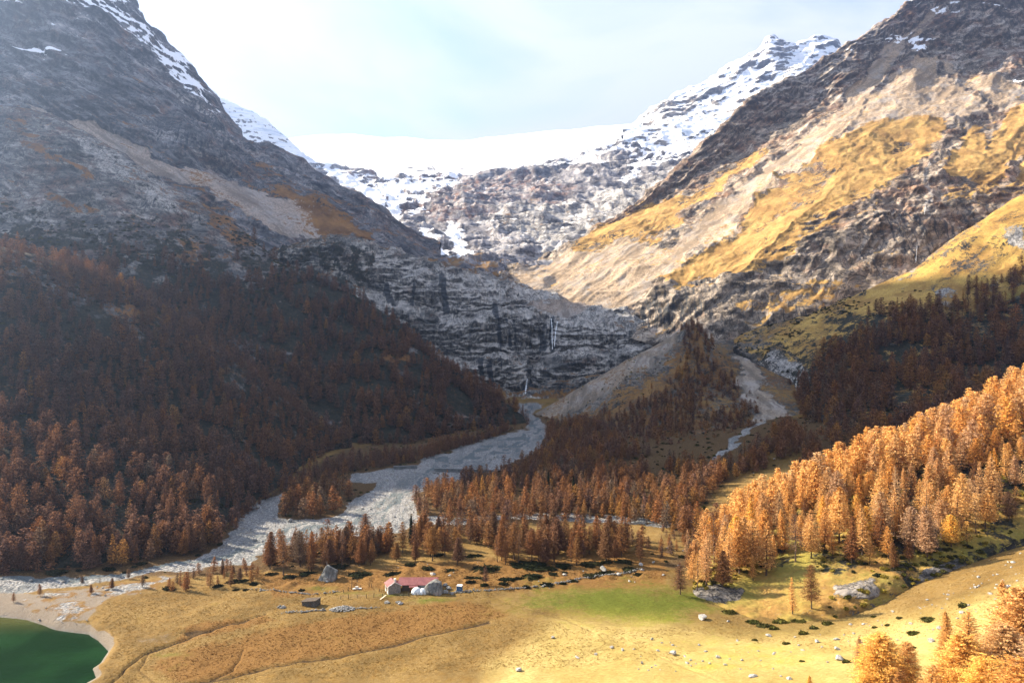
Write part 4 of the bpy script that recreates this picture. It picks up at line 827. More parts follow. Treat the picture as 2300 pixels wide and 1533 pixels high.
def larch_meshes(seed, h=16.0, r=3.2, levels=34, per=6, tuft=9, ts=0.42, wide=0.30, bare=0.10, wood=True, shape=1.0):
    """trunk with limbs, and the needle sprays, of one larch; base at the origin"""
    g = random.Random(seed)
    tv, tf, cv, cf = [], [], [], []
    lean = (g.uniform(-.02, .02), g.uniform(-.02, .02))
    def axis(z): return (lean[0] * z + 0.12 * math.sin(z * 0.35 + seed), lean[1] * z + 0.12 * math.cos(z * 0.3 + seed), z)
    nseg, ns = 8, 6
    for k in range(nseg + 1):
        z = h * k / nseg * 0.98; a = axis(z); rr = h * 0.0145 * (1 - k / nseg) ** 0.85 + 0.02 + (0.1 if k == 0 else 0)
        for j in range(ns):
            t = 2 * math.pi * j / ns; tv.append((a[0] + rr * math.cos(t), a[1] + rr * math.sin(t), z - (0.6 if k == 0 else 0)))
    for k in range(nseg):
        for j in range(ns):
            tf.append((k * ns + j, k * ns + (j + 1) % ns, (k + 1) * ns + (j + 1) % ns, (k + 1) * ns + j))
    def prof(q):                                  # q 0 at the crown's foot, 1 at the tip
        return (min(1.0, (q + 0.04) / 0.20) ** 0.7) * (1 - q) ** (0.72 * shape) * 1.08 + 0.015
    lob = [g.uniform(0.75, 1.2) for _ in range(7)]
    for k in range(levels):
        q = (k + g.random()) / levels
        z = h * (bare + (1 - bare) * q) * 0.985; a = axis(z)
        n = max(2, int(round(per * (0.5 + prof(q)))))
        a0 = g.random() * 6.28
        for j in range(n):
            az_ = a0 + 6.283 * j / n + g.uniform(-.35, .35)
            L = r * prof(q) * g.uniform(0.72, 1.12) * lob[int((az_ % 6.283) / 6.284 * 7)]
            if g.random() < 0.06: L *= 0.5
            ca, sa = math.cos(az_), math.sin(az_)
            rise = 0.55 * (q ** 1.5) + 0.06; sag = 0.34 * (1 - q)
            def bp(t): return (a[0] + ca * L * t, a[1] + sa * L * t, z + L * (rise * t - sag * t * (1.0 - 0.45 * t) * 1.6))
            if wood and L > 0.7:
                i0 = len(tv); w_ = 0.028 * (0.4 + L / r)
                for t in (0, 0.5, 0.95):
                    b_ = bp(t); ww = w_ * (1 - 0.8 * t)
                    tv += [(b_[0] - sa * ww, b_[1] + ca * ww, b_[2]), (b_[0] + sa * ww, b_[1] - ca * ww, b_[2]), (b_[0], b_[1], b_[2] + 1.6 * ww)]
                for t in (0, 1):
                    for c in range(3): tf.append((i0 + 3 * t + c, i0 + 3 * t + (c + 1) % 3, i0 + 3 * t + 3 + (c + 1) % 3, i0 + 3 * t + 3 + c))
            nt = max(2, int(tuft * (0.35 + 0.75 * L / r)))
            for i in range(nt):
                t = 0.16 + 0.88 * (i + g.random()) / nt
                b_ = bp(min(t, 1.05)); sp = L * wide * (1.08 - 0.55 * t) * 0.6
                c = (b_[0] + g.gauss(0, 1) * sp * 0.62, b_[1] + g.gauss(0, 1) * sp * 0.62, b_[2] + g.uniform(-0.75, 0.35) * ts)
                s_ = ts * g.uniform(0.6, 1.35); d1 = az_ + g.gauss(0, 0.9); e1 = g.uniform(-0.9, 0.5)
                dx = (math.cos(d1) * math.cos(e1) * s_, math.sin(d1) * math.cos(e1) * s_, math.sin(e1) * s_)
                d2 = d1 + 1.57 + g.gauss(0, 0.4); s2 = s_ * g.uniform(0.28, 0.55); e2 = g.uniform(-0.8, 0.8)
                dy = (math.cos(d2) * math.cos(e2) * s2, math.sin(d2) * math.cos(e2) * s2, math.sin(e2) * s2)
                i0 = len(cv)
                cv += [tuple(c[m] - dx[m] for m in range(3)), tuple(c[m] + dy[m] for m in range(3)), tuple(c[m] + dx[m] for m in range(3)), tuple(c[m] - dy[m] for m in range(3))]
                cf.append((i0, i0 + 1, i0 + 2, i0 + 3))
    return tv, tf, cv, cf

def proto(seed, **kw):
    return larch_meshes(seed, **kw)

KINDS = {}
def kind_meshes(key, params, needles):
    L = []
    for k, (seed, kw) in enumerate(params):
        tv, tf, cv, cf = larch_meshes(seed, **kw)
        L.append((mesh_of('larch_trunk', tv, tf, [BARK]), {n: mesh_of('larch_crown', cv, cf, [m]) for n, m in needles.items()}, kw.get('h', 16.0)))
    KINDS[key] = L
kind_meshes('near', [(1, dict(h=20, r=4.2, levels=62, per=8, tuft=84, ts=0.14, wide=0.36, bare=0.14, shape=0.7)), (2, dict(h=20, r=4.6, levels=58, per=8, tuft=84, ts=0.14, wide=0.36, bare=0.16, shape=0.62)),
                     (3, dict(h=20, r=3.4, levels=64, per=7, tuft=76, ts=0.14, wide=0.36, bare=0.1)), (4, dict(h=20, r=4.0, levels=36, per=7, tuft=76, ts=0.14, wide=0.2, bare=0.18, shape=0.9))], {'gold': GOLD, 'amber': AMBER})
kind_meshes('mid', [(11, dict(h=18, r=4.5, levels=46, per=8, tuft=28, ts=0.29, wide=0.34, bare=0.15, shape=0.8)), (12, dict(h=18, r=5.1, levels=42, per=8, tuft=30, ts=0.29, wide=0.36, bare=0.18, shape=0.72)), (13, dict(h=18, r=3.9, levels=46, per=7, tuft=26, ts=0.29, wide=0.34, bare=0.12, shape=0.9)),
                    (14, dict(h=18, r=4.6, levels=38, per=7, tuft=24, ts=0.29, wide=0.33, bare=0.24, shape=0.74)), (15, dict(h=18, r=3.4, levels=40, per=7, tuft=24, ts=0.29, bare=0.1, shape=1.0)), (17, dict(h=18, r=4.6, levels=26, per=7, tuft=30, ts=0.26, wide=0.17, bare=0.20, shape=0.85)), (18, dict(h=18, r=4.0, levels=24, per=6, tuft=26, ts=0.26, wide=0.16, bare=0.16, shape=1.0)), (19, dict(h=18, r=4.4, levels=22, per=5, tuft=16, ts=0.24, wide=0.18, bare=0.28, shape=0.75)), (20, dict(h=18, r=3.0, levels=30, per=6, tuft=22, ts=0.25, wide=0.2, bare=0.12, shape=1.1)), (16, dict(h=18, r=4.9, levels=34, per=7, tuft=20, ts=0.29, wide=0.31, bare=0.22, shape=0.7))], {'gold': GOLD, 'rust': RUST, 'brown': BROWN, 'amber': AMBER})

def larch(loc, h, kind, needles, label, group, rng, name='larch_tree', squash=None):
    L = KINDS[kind]; t, c, h0 = L[rng.randrange(len(L))]
    sc = h / h0; sq = sc * (rng.uniform(0.85, 1.2) if squash is None else squash)
    o = empty(name, loc, label, 'tree', group, rng.uniform(0, 6.28), (sq, sq, sc)); o.rotation_euler[0] = rng.gauss(0, .03); o.rotation_euler[1] = rng.gauss(0, .03)
    link('trunk', t, o); link('crown', c[needles], o)
    return o

# every group of trees is told apart by where it stands and by its place counted from a landmark
NUM = ['first', 'second', 'third', 'fourth', 'fifth', 'sixth', 'seventh', 'eighth', 'ninth', 'tenth', 'eleventh', 'twelfth', 'thirteenth', 'fourteenth', 'fifteenth', 'sixteenth', 'seventeenth', 'eighteenth', 'nineteenth', 'twentieth']
def ordinal(k):
    if k < 20: return NUM[k]
    n = k + 1; t = n % 100
    return f"{n}{'th' if 10 <= t <= 20 else {1: 'st', 2: 'nd', 3: 'rd'}.get(n % 10, 'th')}"

def px(p_): return CX + p_[0] * FPX / p_[1], CY - (p_[2] - CZ) * FPX / p_[1]
def layer_pts(key, n, dens, seed, mind):
    """n places on a slope, thinned to a spacing of mind metres; dens(U, V, noise) -> 0..1"""
    L = LAYERS[key]; P = L['P']; rg = np.random.default_rng(seed)
    e1 = P[1:, :-1] - P[:-1, :-1]; e2 = P[:-1, 1:] - P[:-1, :-1]
    area = np.linalg.norm(np.cross(e1, e2)[..., :2 if False else 3], axis=-1)
    c = P[:-1, :-1]
    nn = fbm((c.reshape(-1, 3) / 28.0) + 3, 3).reshape(area.shape)
    w_ = area * np.clip(dens(L['U'][:-1, :-1], CY - (c[..., 2] - CZ) * FPX / c[..., 1], nn), 0, 1)
    w_ = w_.ravel(); idx = rg.choice(len(w_), size=n, p=w_ / w_.sum())
    s_, t_ = rg.random(n), rg.random(n); r_, q_ = np.divmod(idx, area.shape[1])
    pts = P[r_, q_] + e1[r_, q_] * s_[:, None] + e2[r_, q_] * t_[:, None]
    return thin(pts, mind)
def thin(pts, mind):
    cell = {}; keep = []
    for k, p_ in enumerate(pts):
        a, b = int(p_[0] // mind), int(p_[1] // mind); ok = True
        for i in (-1, 0, 1):
            for j in (-1, 0, 1):
                for q in cell.get((a + i, b + j), ()):
                    if (p_[0] - q[0]) ** 2 + (p_[1] - q[1]) ** 2 < mind * mind: ok = False; break
                if not ok: break
            if not ok: break
        if ok: cell.setdefault((a, b), []).append(p_); keep.append(k)
    return pts[keep]
def floor_poly_pts(poly, n, seed, mind, dens=None):
    rg = np.random.default_rng(seed); pl = np.array(poly, float); out_ = []
    # draw evenly over the ground, not over the picture
    lo, hi = pl.min(0), pl.max(0); d0, d1 = 100 * FPX / (hi[1] - CY), 100 * FPX / (lo[1] - CY)
    while len(out_) < n * 6:
        d = math.sqrt(rg.uniform(d0 * d0, d1 * d1)); u = rg.uniform(lo[0], hi[0]); v = CY + 100 * FPX / d
        if poly_mask(np.array([u]), np.array([v]), poly, 0.01)[0] < 0.5: continue
        g_ = ground(u, v); out_.append((g_.x, g_.y, g_.z))
    return thin(np.array(out_), mind)[:n]

used_trees = 0
def stand(pts, hts, kind, needles_of, labeler, group, seed):
    global used_trees
    rg = random.Random(seed)
    order = sorted(range(len(pts)), key=lambda k: px(pts[k])[0])
    for rank, k in enumerate(order):
        p_ = pts[k]; nd = needles_of(px(p_), rg); h = rg.uniform(*hts) * (0.72 if rg.random() < 0.12 else 1)
        larch(tuple(p_ - np.array([0, 0, 0.15])), h, kind, nd, labeler(rank, nd, h, p_), group, rg); used_trees += 1

# golden grove on the knoll
gp = layer_pts('B', 4200, lambda U, V, n: sst(1540, 1575, U) * (U < 2420) * sst(1150, 1180, V + 0 * U + 400) * np.where(V < np.interp(U, [1540, 1580, 1640, 1700, 1760, 1800, 1860, 1900, 2000, 2150, 2300, 2500], [1325, 1330, 1322, 1305, 1282, 1262, 1260, 1270, 1285, 1240, 1175, 1060]), 1, 0)
               * (1 - 0.35 * poly_mask(U, V, [(2190, 1000), (2320, 930), (2320, 1020), (2200, 1050)], 10)), 21, 5.7)
gp = np.array(sorted(gp.tolist(), key=lambda q_: q_[1] - 0.4 * max(0, px(q_)[0] - 2300)))
gp_back = gp[185:]; gp = gp[:185]
def gold_label(rank, nd, h, p_):
    tone = {'gold': 'peach orange', 'amber': 'bright yellow', 'rust': 'deep rust', 'brown': 'grey brown'}[nd]
    size = 'tall' if h > 21.5 else ('short' if h < 15 else 'full grown')
    return f"{size} {tone} larch on the knoll, {ordinal(rank)} from its meadow corner"
def gold_needles(uv, rg):
    x = rg.random(); t = np.clip((uv[0] - 1560) / 300, 0, 1)
    return 'amber' if x < 0.07 else ('rust' if x > 0.95 - 0.12 * (1 - t) else 'gold')
stand(gp, (10.5, 22.5), 'mid', gold_needles, gold_label, 'larches of the sunlit knoll', 5)
GROVE_N = len(gp)
for (u, v, h, nd, lb) in ((1780, 1378, 13.5, 'gold', 'slim orange larch at the foot of the knoll, beside a broader rust one'),
                          (1822, 1366, 16.0, 'rust', 'broad rust larch at the foot of the knoll, beside a slimmer orange one')):
    L = LAYERS['B']; d_ = np.abs(L['U'] - u) + np.abs(CY - (L['P'][..., 2] - CZ) * FPX / L['P'][..., 1] - v); k = np.unravel_index(np.argmin(d_), d_.shape)
    larch(tuple(L['P'][k] - np.array([0, 0, .2])), h, 'mid', nd, lb, 'larches at the foot of the knoll', random.Random(u), squash=0.9)

# amber larches close by, lower right corner
NEAR = [(1985, 1424, 19, 1.5, 'amber', 2, 'yellow amber larch with a broad open crown, alone on the stony slope'),
        (1930, 1424, 9, 1.0, 'gold', 3, 'small pinkish larch beside the broad yellow amber one'),
        (2160, 1414, 20, 1.55, 'amber', 1, 'deep orange larch with dense sprays, brightest of the corner thicket'),
        (2126, 1368, 15, 1.05, 'gold', 3, 'narrow pinkish larch at the upper edge of the corner thicket'),
        (2178, 1372, 18, 1.35, 'gold', 4, 'rounded peach larch right behind the deep orange one'),
        (2255, 1298, 23, 1.0, 'gold', 3, 'tall slim pinkish larch whose tip tops the corner thicket'),
        (2296, 1310, 25, 1.5, 'gold', 1, 'towering peach larch cut by the frame edge'),
        (2262, 1402, 19, 1.5, 'gold', 2, 'wide pale peach larch under the towering one'),
        (2088, 1487, 16, 1.3, 'gold', 4, 'orange larch cut by the bottom edge, next to the deep orange one'),
        (1952, 1510, 12, 1.2, 'amber', 1, 'bright yellow larch tip at the bottom edge under the broad amber one'),
        (1818, 1512, 8, 1.0, 'amber', 3, 'small yellow larch tip peeking over the bottom edge of the meadow'),
        (2215, 1470, 18, 1.5, 'amber', 2, 'yellow larch cut by the bottom edge between two peach ones'),
        (2040, 1440, 15, 1.0, 'gold', 2, 'thin peach larch between the amber and the deep orange one'),
        (2330, 1400, 22, 1.5, 'gold', 4, 'peach larch mostly outside the frame edge'),
        (2300, 1480, 20, 1.5, 'gold', 2, 'dense peach larch in the very corner of the frame'),
        (2120, 1452, 15, 1.2, 'gold', 3, 'peach larch tucked before the narrow pinkish one'),
        (2010, 1494, 13, 1.2, 'gold', 2, 'pale orange larch below the thin peach one')]
for k, (u, v, h, wd_, nd, va, lb) in enumerate(NEAR):
    lo_, hi_ = 62.0, 330.0
    for _ in range(40):
        d = 0.5 * (lo_ + hi_); x = (u - CX) * d / FPX
        if ground_z(x, d) + h > CZ + (CY - v) * d / FPX: hi_ = d
        else: lo_ = d
    z = ground_z(x, d)
    t, c, h0 = KINDS['near'][va - 1]; rg = random.Random(90 + k); sc = h / h0
    o = empty('larch_tree', (x, d, z - 0.2), lb, 'tree', 'amber larches of the lower corner', rg.uniform(0, 6.28), (sc * wd_ * 1.2, sc * wd_ * 1.2, sc))
    link('trunk', t, o); link('crown', c[nd], o); print('near', u, round(d), round(z))

# front row of the valley wood, behind the hut
rowA = np.vstack([floor_poly_pts([(585, 1285), (640, 1250), (760, 1232), (860, 1225), (880, 1262), (760, 1280), (600, 1295)], 30, 31, 3.4),
                  floor_poly_pts([(880, 1262), (900, 1215), (1000, 1205), (1040, 1250), (1030, 1272)], 12, 32, 3.6),
                  floor_poly_pts([(1110, 1262), (1130, 1230), (1300, 1222), (1445, 1228), (1442, 1262), (1300, 1270), (1120, 1272)], 36, 33, 3.3),
                  floor_poly_pts([(930, 1212), (1100, 1190), (1240, 1196), (1250, 1216), (1100, 1226), (940, 1236)], 12, 34, 3.6)])
def row_label(rank, nd, h, p_):
    return f"{'tall' if h > 15 else ('small' if h < 10.5 else 'mid-sized')} {'rusty orange' if nd == 'rust' else 'dull brown'} larch in the row behind the hut, {ordinal(rank)} from the river"
stand(rowA, (9.5, 17), 'mid', lambda uv, rg: 'rust' if rg.random() < 0.86 else 'brown', row_label, 'larches behind the hut meadow', 8)
# bottom of the left slope
rowL = floor_poly_pts([(-20, 1285), (-20, 1225), (250, 1215), (470, 1200), (500, 1225), (440, 1245), (300, 1268), (100, 1290)], 84, 41, 3.5)
rowL_back = rowL[20:]; rowL = rowL[:20]
stand(rowL, (10.0, 17), 'mid', lambda uv, rg: 'rust' if rg.random() < 0.5 else 'brown',
      lambda rank, nd, h, p_: f"{'tall' if h > 15 else 'lower'} {'rust' if nd == 'rust' else 'brown'} larch at the foot of the dark slope, {ordinal(rank)} from the frame edge", 'larches at the foot of the left slope', 9)
# larches on the river island
isl = floor_poly_pts([(640, 1160), (650, 1110), (780, 1092), (785, 1120), (765, 1150), (700, 1166)], 34, 51, 3.4); isl_back = isl[0:]; isl = isl[:0]
stand(isl, (12.0, 18.0), 'mid', lambda uv, rg: 'rust',
      lambda rank, nd, h, p_: f"{'taller' if h > 13.5 else 'shorter'} rust larch on the river island, {ordinal(rank)} from the dark slope", 'larches on the river island', 10)
# young larches along the near river bank
bk = floor_poly_pts([(360, 1318), (420, 1285), (560, 1275), (590, 1290), (560, 1312), (430, 1326), (380, 1328)], 26, 61, 3.0); bk_back = bk[5:]; bk = bk[:5]
stand(bk, (4.5, 10), 'mid', lambda uv, rg: 'rust',
      lambda rank, nd, h, p_: f"{'bushy' if h < 6 else 'slender'} young russet larch on the stony river bank, {ordinal(rank)} from the lake", 'young larches on the river bank', 11)
bk2 = [(30, 1352, 3.2), (90, 1338, 4.0), (205, 1332, 5.2), (225, 1312, 3.6), (290, 1300, 5.0), (320, 1318, 4.0), (252, 1322, 2.8), (185, 1312, 3.0)]
stand(np.array([tuple(ground(u, v)) for u, v, h in bk2]), (3.0, 5.5), 'mid', lambda uv, rg: 'rust',
      lambda rank, nd, h, p_: f"shrubby russet larch sapling on the pale bank above the lake, {ordinal(rank)} from the frame edge", 'larch saplings above the lake', 12)
print('single larches', used_trees)

# the far woods: one mass
def shade_tree(seed, mat, **kw):
    tv, tf, cv, cf = larch_meshes(seed, wood=False, **kw)
    n = len(tv); me = mesh_of('wood_larch', tv + cv, tf + [tuple(i + n for i in f) for f in cf], [BARK, mat], mi=[0] * len(tf) + [1] * len(cf))
    return bpy.data.objects.new('wood_larch', me)
PROT = bpy.data.collections.new('wood_larches')
specs = [(101, BROWN, dict(h=14, r=3.7, levels=24, per=6, tuft=6, ts=0.55, wide=0.4, bare=0.12, shape=0.7)), (102, BROWN, dict(h=14, r=4.2, levels=22, per=6, tuft=6, ts=0.58, wide=0.4, bare=0.14, shape=0.66)),
         (103, BROWN, dict(h=14, r=3.0, levels=24, per=5, tuft=6, ts=0.52, wide=0.4, bare=0.1, shape=.75)), (104, BROWN, dict(h=14, r=3.4, levels=18, per=5, tuft=5, ts=0.5, bare=0.2, shape=0.66)),
         (105, RUST, dict(h=14, r=3.9, levels=24, per=6, tuft=6, ts=0.55, wide=0.4, bare=0.14, shape=0.85)), (106, RUST, dict(h=14, r=3.3, levels=24, per=6, tuft=6, ts=0.52, wide=0.4, bare=0.12, shape=0.72)),
         (107, RUST, dict(h=14, r=4.3, levels=22, per=6, tuft=6, ts=0.55, wide=0.4, bare=0.18, shape=0.75)), (108, RUST, dict(h=14, r=2.8, levels=22, per=5, tuft=5, ts=0.5, bare=0.08)),
         (109, GOLD, dict(h=14, r=3.6, levels=30, per=7, tuft=14, ts=0.34, wide=0.36, bare=0.15, shape=0.66)), (110, GOLD, dict(h=14, r=4.0, levels=28, per=7, tuft=14, ts=0.34, wide=0.36, bare=0.18, shape=0.75)), (111, GOLD, dict(h=14, r=3.0, levels=30, per=7, tuft=13, ts=0.33, wide=0.36, bare=0.1, shape=.75))]
for k, (sd, m_, kw) in enumerate(specs):
    o = shade_tree(sd, m_, **kw); o.name = f'wood_larch_{k:02d}'; PROT.objects.link(o)
woods = []
def add_wood(pts, hmin, hmax, rustfrac, seed, sq=1.0):
    rg = np.random.default_rng(seed)
    for p_ in pts:
        rf = rustfrac(p_) if callable(rustfrac) else rustfrac
        k = rg.integers(8, 11) if rf > 1.5 else (rg.integers(4, 8) if rg.random() < rf else rg.integers(0, 4))
        h = rg.uniform(hmin, hmax) * (0.6 if rg.random() < 0.15 else 1)
        woods.append((p_[0], p_[1], p_[2] - 0.2, k, h / 14.0, rg.uniform(0, 6.28), sq * rg.uniform(0.9, 1.25)))
ti = lambda U: np.interp(U, [-700, 0, 100, 200, 300, 400, 500, 600, 680, 740], [525, 556, 577, 610, 660, 720, 792, 866, 930, 980])
add_wood(layer_pts('I', 15000, lambda U, V, n: sst(-6, 8, V - ti(U)) * (U > -330) * sst(-0.45, 0.05, n) * 1.0, 71, 4.2), 7.5, 16, 0.18, 72)
add_wood(layer_pts('J', 9000, lambda U, V, n: sst(560, 690, V - 0.12 * (U - 300)) * sst(-0.35, 0.15, n) * (U > 150) * 1.0 + 0.10 * sst(520, 600, V) * sst(0.0, 0.3, n) * (U > 200), 73, 5.0)[:2500], 9, 19, 0.15, 74)
add_wood(layer_pts('C', 6000, lambda U, V, n: poly_mask(U, V, [(1790, 880), (1900, 790), (1960, 730), (2140, 690), (2320, 665), (2600, 620), (2600, 980), (1890, 1070), (1830, 1010)], 12) * sst(-0.32, 0.02, n) + 0.22 * sst(0.0, 0.2, n) * poly_mask(U, V, [(1900, 720), (2140, 660), (2330, 600), (2330, 680), (1960, 740)], 10) + 0.5 * poly_mask(U, V, [(1770, 880), (1850, 800), (1900, 780), (1830, 960)], 10), 75, 5.2), 9, 21, 0.6, 76)
add_wood(layer_pts('E', 5200, lambda U, V, n: sst(0, 90, V - np.interp(U, [1190, 1300, 1400, 1500, 1555, 1640, 1760], [940, 940, 905, 845, 745, 840, 950])) * sst(-0.7, -0.1, n) + 0.5 * sst(45, 0, np.abs(U - 1560 - (V - 730) * 0.1)), 77, 4.4), 5, 14, 0.45, 78)
mid = [(1235, 955), (1320, 950), (1450, 1020), (1600, 1060), (1660, 1040), (1760, 960), (1850, 1010), (1820, 1060), (1690, 1120), (1600, 1190), (1560, 1215), (1480, 1180), (1250, 1168), (1050, 1172), (945, 1168), (935, 1128), (960, 1100), (1050, 1080), (1140, 1058), (1215, 1020)]
mp_ = floor_poly_pts(mid, 1150, 79, 3.5)
keep = []
for p_ in mp_:
    u_, v_ = px(p_); n_ = float(vnoise(np.array([[p_[0] / 25.0, p_[1] / 25.0, 4.2]]))[0])
    gl = poly_mask(np.array([u_]), np.array([v_]), [(1560, 1150), (1650, 1060), (1720, 980), (1830, 985), (1790, 1060), (1690, 1120), (1600, 1185)], 3)[0]
    up_ = v_ < 1085 and u_ < 1560
    if gl > 0.5 and n_ < 0.25: continue
    if up_ and n_ < -0.35: continue
    keep.append(p_)
add_wood(np.array(keep), 8, 14.5, lambda p_: 0.85 if px(p_)[1] > 1085 else 0.5, 80)
add_wood(floor_poly_pts([(500, 1195), (540, 1150), (620, 1110), (640, 1090), (740, 1040), (800, 1030), (940, 1012), (1060, 985), (1160, 962), (1100, 985), (930, 1038), (800, 1058), (640, 1102), (560, 1142), (530, 1192)], 340, 81, 3.2), 4, 12, 0.35, 82)
add_wood(floor_poly_pts([(1450, 1240), (1480, 1185), (1600, 1180), (1570, 1230), (1540, 1262), (1470, 1250)], 26, 83, 4.5), 3, 7, 0.6, 84)
add_wood(gp_back, 16, 24, 2.0, 88)
add_wood(rowL_back, 9, 16, 0.4, 85); add_wood(isl_back, 11, 17, 1.0, 86); add_wood(bk_back, 4, 8, 1.0, 87)
add_wood(np.vstack([floor_poly_pts([(590, 1270), (640, 1240), (760, 1222), (880, 1214), (880, 1245), (760, 1262)], 46, 401, 2.6), floor_poly_pts([(1110, 1250), (1130, 1215), (1300, 1206), (1445, 1212), (1442, 1245), (1300, 1254)], 60, 402, 2.6), floor_poly_pts([(900, 1230), (930, 1200), (1100, 1185), (1120, 1225), (1000, 1250)], 30, 403, 3.0)]), 8, 14.5, 0.8, 89)
W = np.array(woods); print('wood larches', len(W))
me = bpy.data.meshes.new('larch_wood'); me.vertices.add(len(W)); me.vertices.foreach_set('co', W[:, :3].astype(np.float32).reshape(-1))
a_ = me.attributes.new('pick', 'INT', 'POINT'); a_.data.foreach_set('value', W[:, 3].astype(np.int32))
a_ = me.attributes.new('size', 'FLOAT_VECTOR', 'POINT'); a_.data.foreach_set('vector', np.stack([W[:, 4] * W[:, 6], W[:, 4] * W[:, 6], W[:, 4]], 1).astype(np.float32).reshape(-1))
a_ = me.attributes.new('turn', 'FLOAT_VECTOR', 'POINT'); a_.data.foreach_set('vector', np.stack([0.05 * np.sin(W[:, 5] * 7), 0.05 * np.cos(W[:, 5] * 5), W[:, 5]], 1).astype(np.float32).reshape(-1))
wood_o = bpy.data.objects.new('larch_wood', me); COL.objects.link(wood_o); wood_o['kind'] = 'stuff'
def scatter_tree(name, coll):
    ng = bpy.data.node_groups.new(name, 'GeometryNodeTree')
    ng.interface.new_socket('Geometry', in_out='INPUT', socket_type='NodeSocketGeometry'); ng.interface.new_socket('Geometry', in_out='OUTPUT', socket_type='NodeSocketGeometry')
    N_ = ng.nodes; gi = N_.new('NodeGroupInput'); go = N_.new('NodeGroupOutput'); iop = N_.new('GeometryNodeInstanceOnPoints'); ci = N_.new('GeometryNodeCollectionInfo')
    ci.inputs['Collection'].default_value = coll; ci.inputs['Separate Children'].default_value = True; ci.inputs['Reset Children'].default_value = True
    def na(nm, typ):
        x = N_.new('GeometryNodeInputNamedAttribute'); x.data_type = typ; x.inputs['Name'].default_value = nm; return x.outputs['Attribute']
    ng.links.new(gi.outputs[0], iop.inputs['Points']); ng.links.new(ci.outputs[0], iop.inputs['Instance'])
    iop.inputs['Pick Instance'].default_value = True
    ng.links.new(na('pick', 'INT'), iop.inputs['Instance Index']); ng.links.new(na('size', 'FLOAT_VECTOR'), iop.inputs['Scale'])
    e2r = N_.new('FunctionNodeEulerToRotation'); ng.links.new(na('turn', 'FLOAT_VECTOR'), e2r.inputs[0]); ng.links.new(e2r.outputs[0], iop.inputs['Rotation'])
    ng.links.new(iop.outputs[0], go.inputs[0]); return ng
md = wood_o.modifiers.new('scatter', 'NODES'); md.node_group = scatter_tree('larch_scatter', PROT)
# ------------------------------------------------------------------ stones
def ico(sub):
    bm = bmesh.new(); bmesh.ops.create_icosphere(bm, subdivisions=sub, radius=1.0)
    v = np.array([x.co[:] for x in bm.verts]); f = [tuple(a.index for a in p.verts) for p in bm.faces]; bm.free(); return v, f
_ico = {k: ico(k) for k in (1, 2, 3, 4)}
def rock_verts(seed, sub=3, cuts=9, scale=(1, 1, .75), rough=0.07):
    rg = np.random.default_rng(seed); v, f = _ico[sub]; v = v.copy()
    for _ in range(cuts):
        n = rg.normal(size=3); n /= np.linalg.norm(n); d = rg.uniform(0.48, 0.86)
        t = v @ n - d; v -= np.where(t > 0, t, 0)[:, None] * n * 0.96
    r = fbm(v * 2.1 + seed, 4)[:, None] * rough * 2
    v = v * (1 + r) * np.array(scale)
    v[:, 2] -= v[:, 2].min() + 0.22 * (v[:, 2].max() - v[:, 2].min())
    return v, f
ROCK = simple_mat('pale_boulder', (0.11, 0.107, 0.10), (0.28, 0.27, 0.25), 2.2, 0.9, 0.6, 0.08, c2=(0.40, 0.385, 0.36))
ROCKD = simple_mat('grey_boulder', (0.085, 0.085, 0.08), (0.24, 0.235, 0.22), 1.1, 0.9, 0.6, 0.1, c2=(0.36, 0.345, 0.32))
ROCKV = [mesh_of('boulder', *rock_verts(200 + k, 3, 9, (1, g1, g2)), [ROCK], smooth=False) for k, (g1, g2) in enumerate(((.8, .7), (.9, .85), (.7, .5), (.85, .62), (.75, .75), (.6, .34), (.9, .5), (.8, .9)))]
def side(u): return 'hut' if u < 1250 else 'knoll'
BOULD = [(1187, 250, 45, 1), (1472, 273, 36, 0), (1933, 412, 38, 3), (2258, 290, 62, 3), (1700, 393, 62, 5), (190, 357, 46, 0), (407, 146, 26, 1), (858, 227, 27, 4), (790, 210, 31, 0), (683, 255, 26, 1), (565, 270, 38, 5), (982, 312, 25, 7),
         (1048, 158, 22, 7), (1112, 180, 19, 2), (1085, 230, 26, 2), (1260, 265, 30, 5), (1350, 195, 22, 3), (1395, 237, 26, 6), (1298, 293, 20, 0), (1275, 310, 30, 6), (1375, 298, 20, 3), (1420, 317, 18, 1), (1522, 322, 28, 6), (1550, 287, 16, 0),
         (1628, 295, 26, 4), (1750, 298, 16, 2), (1840, 248, 20, 6), (1800, 133, 42, 2), (1600, 165, 30, 5), (1540, 40, 25, 2), (2240, 160, 42, 6), (2245, 228, 40, 4), (2115, 175, 36, 3), (2145, 208, 22, 2), (1995, 200, 18, 1), (2020, 230, 28, 5),
         (960, 350, 14, 0), (1025, 356, 16, 2), (1045, 340, 14, 1), (1070, 327, 16, 6), (1100, 352, 14, 5), (1165, 180, 12, 0), (1200, 365, 14, 4), (975, 268, 12, 3), (1880, 398, 18, 0), (1830, 350, 18, 6), (2180, 310, 18, 0), (1620, 350, 20, 5),
         (1735, 235, 18, 2), (1300, 330, 14, 1), (1330, 318, 14, 3), (930, 222, 16, 2), (2080, 90, 16, 4), (2350, 120, 22, 0), (2400, 180, 30, 3), (2330, 60, 26, 6)]
BPX = [(1100 + x / 2.875, 1380 + y / 2.875, s_ / 2.875, k) for x, y, s_, k in BOULD]
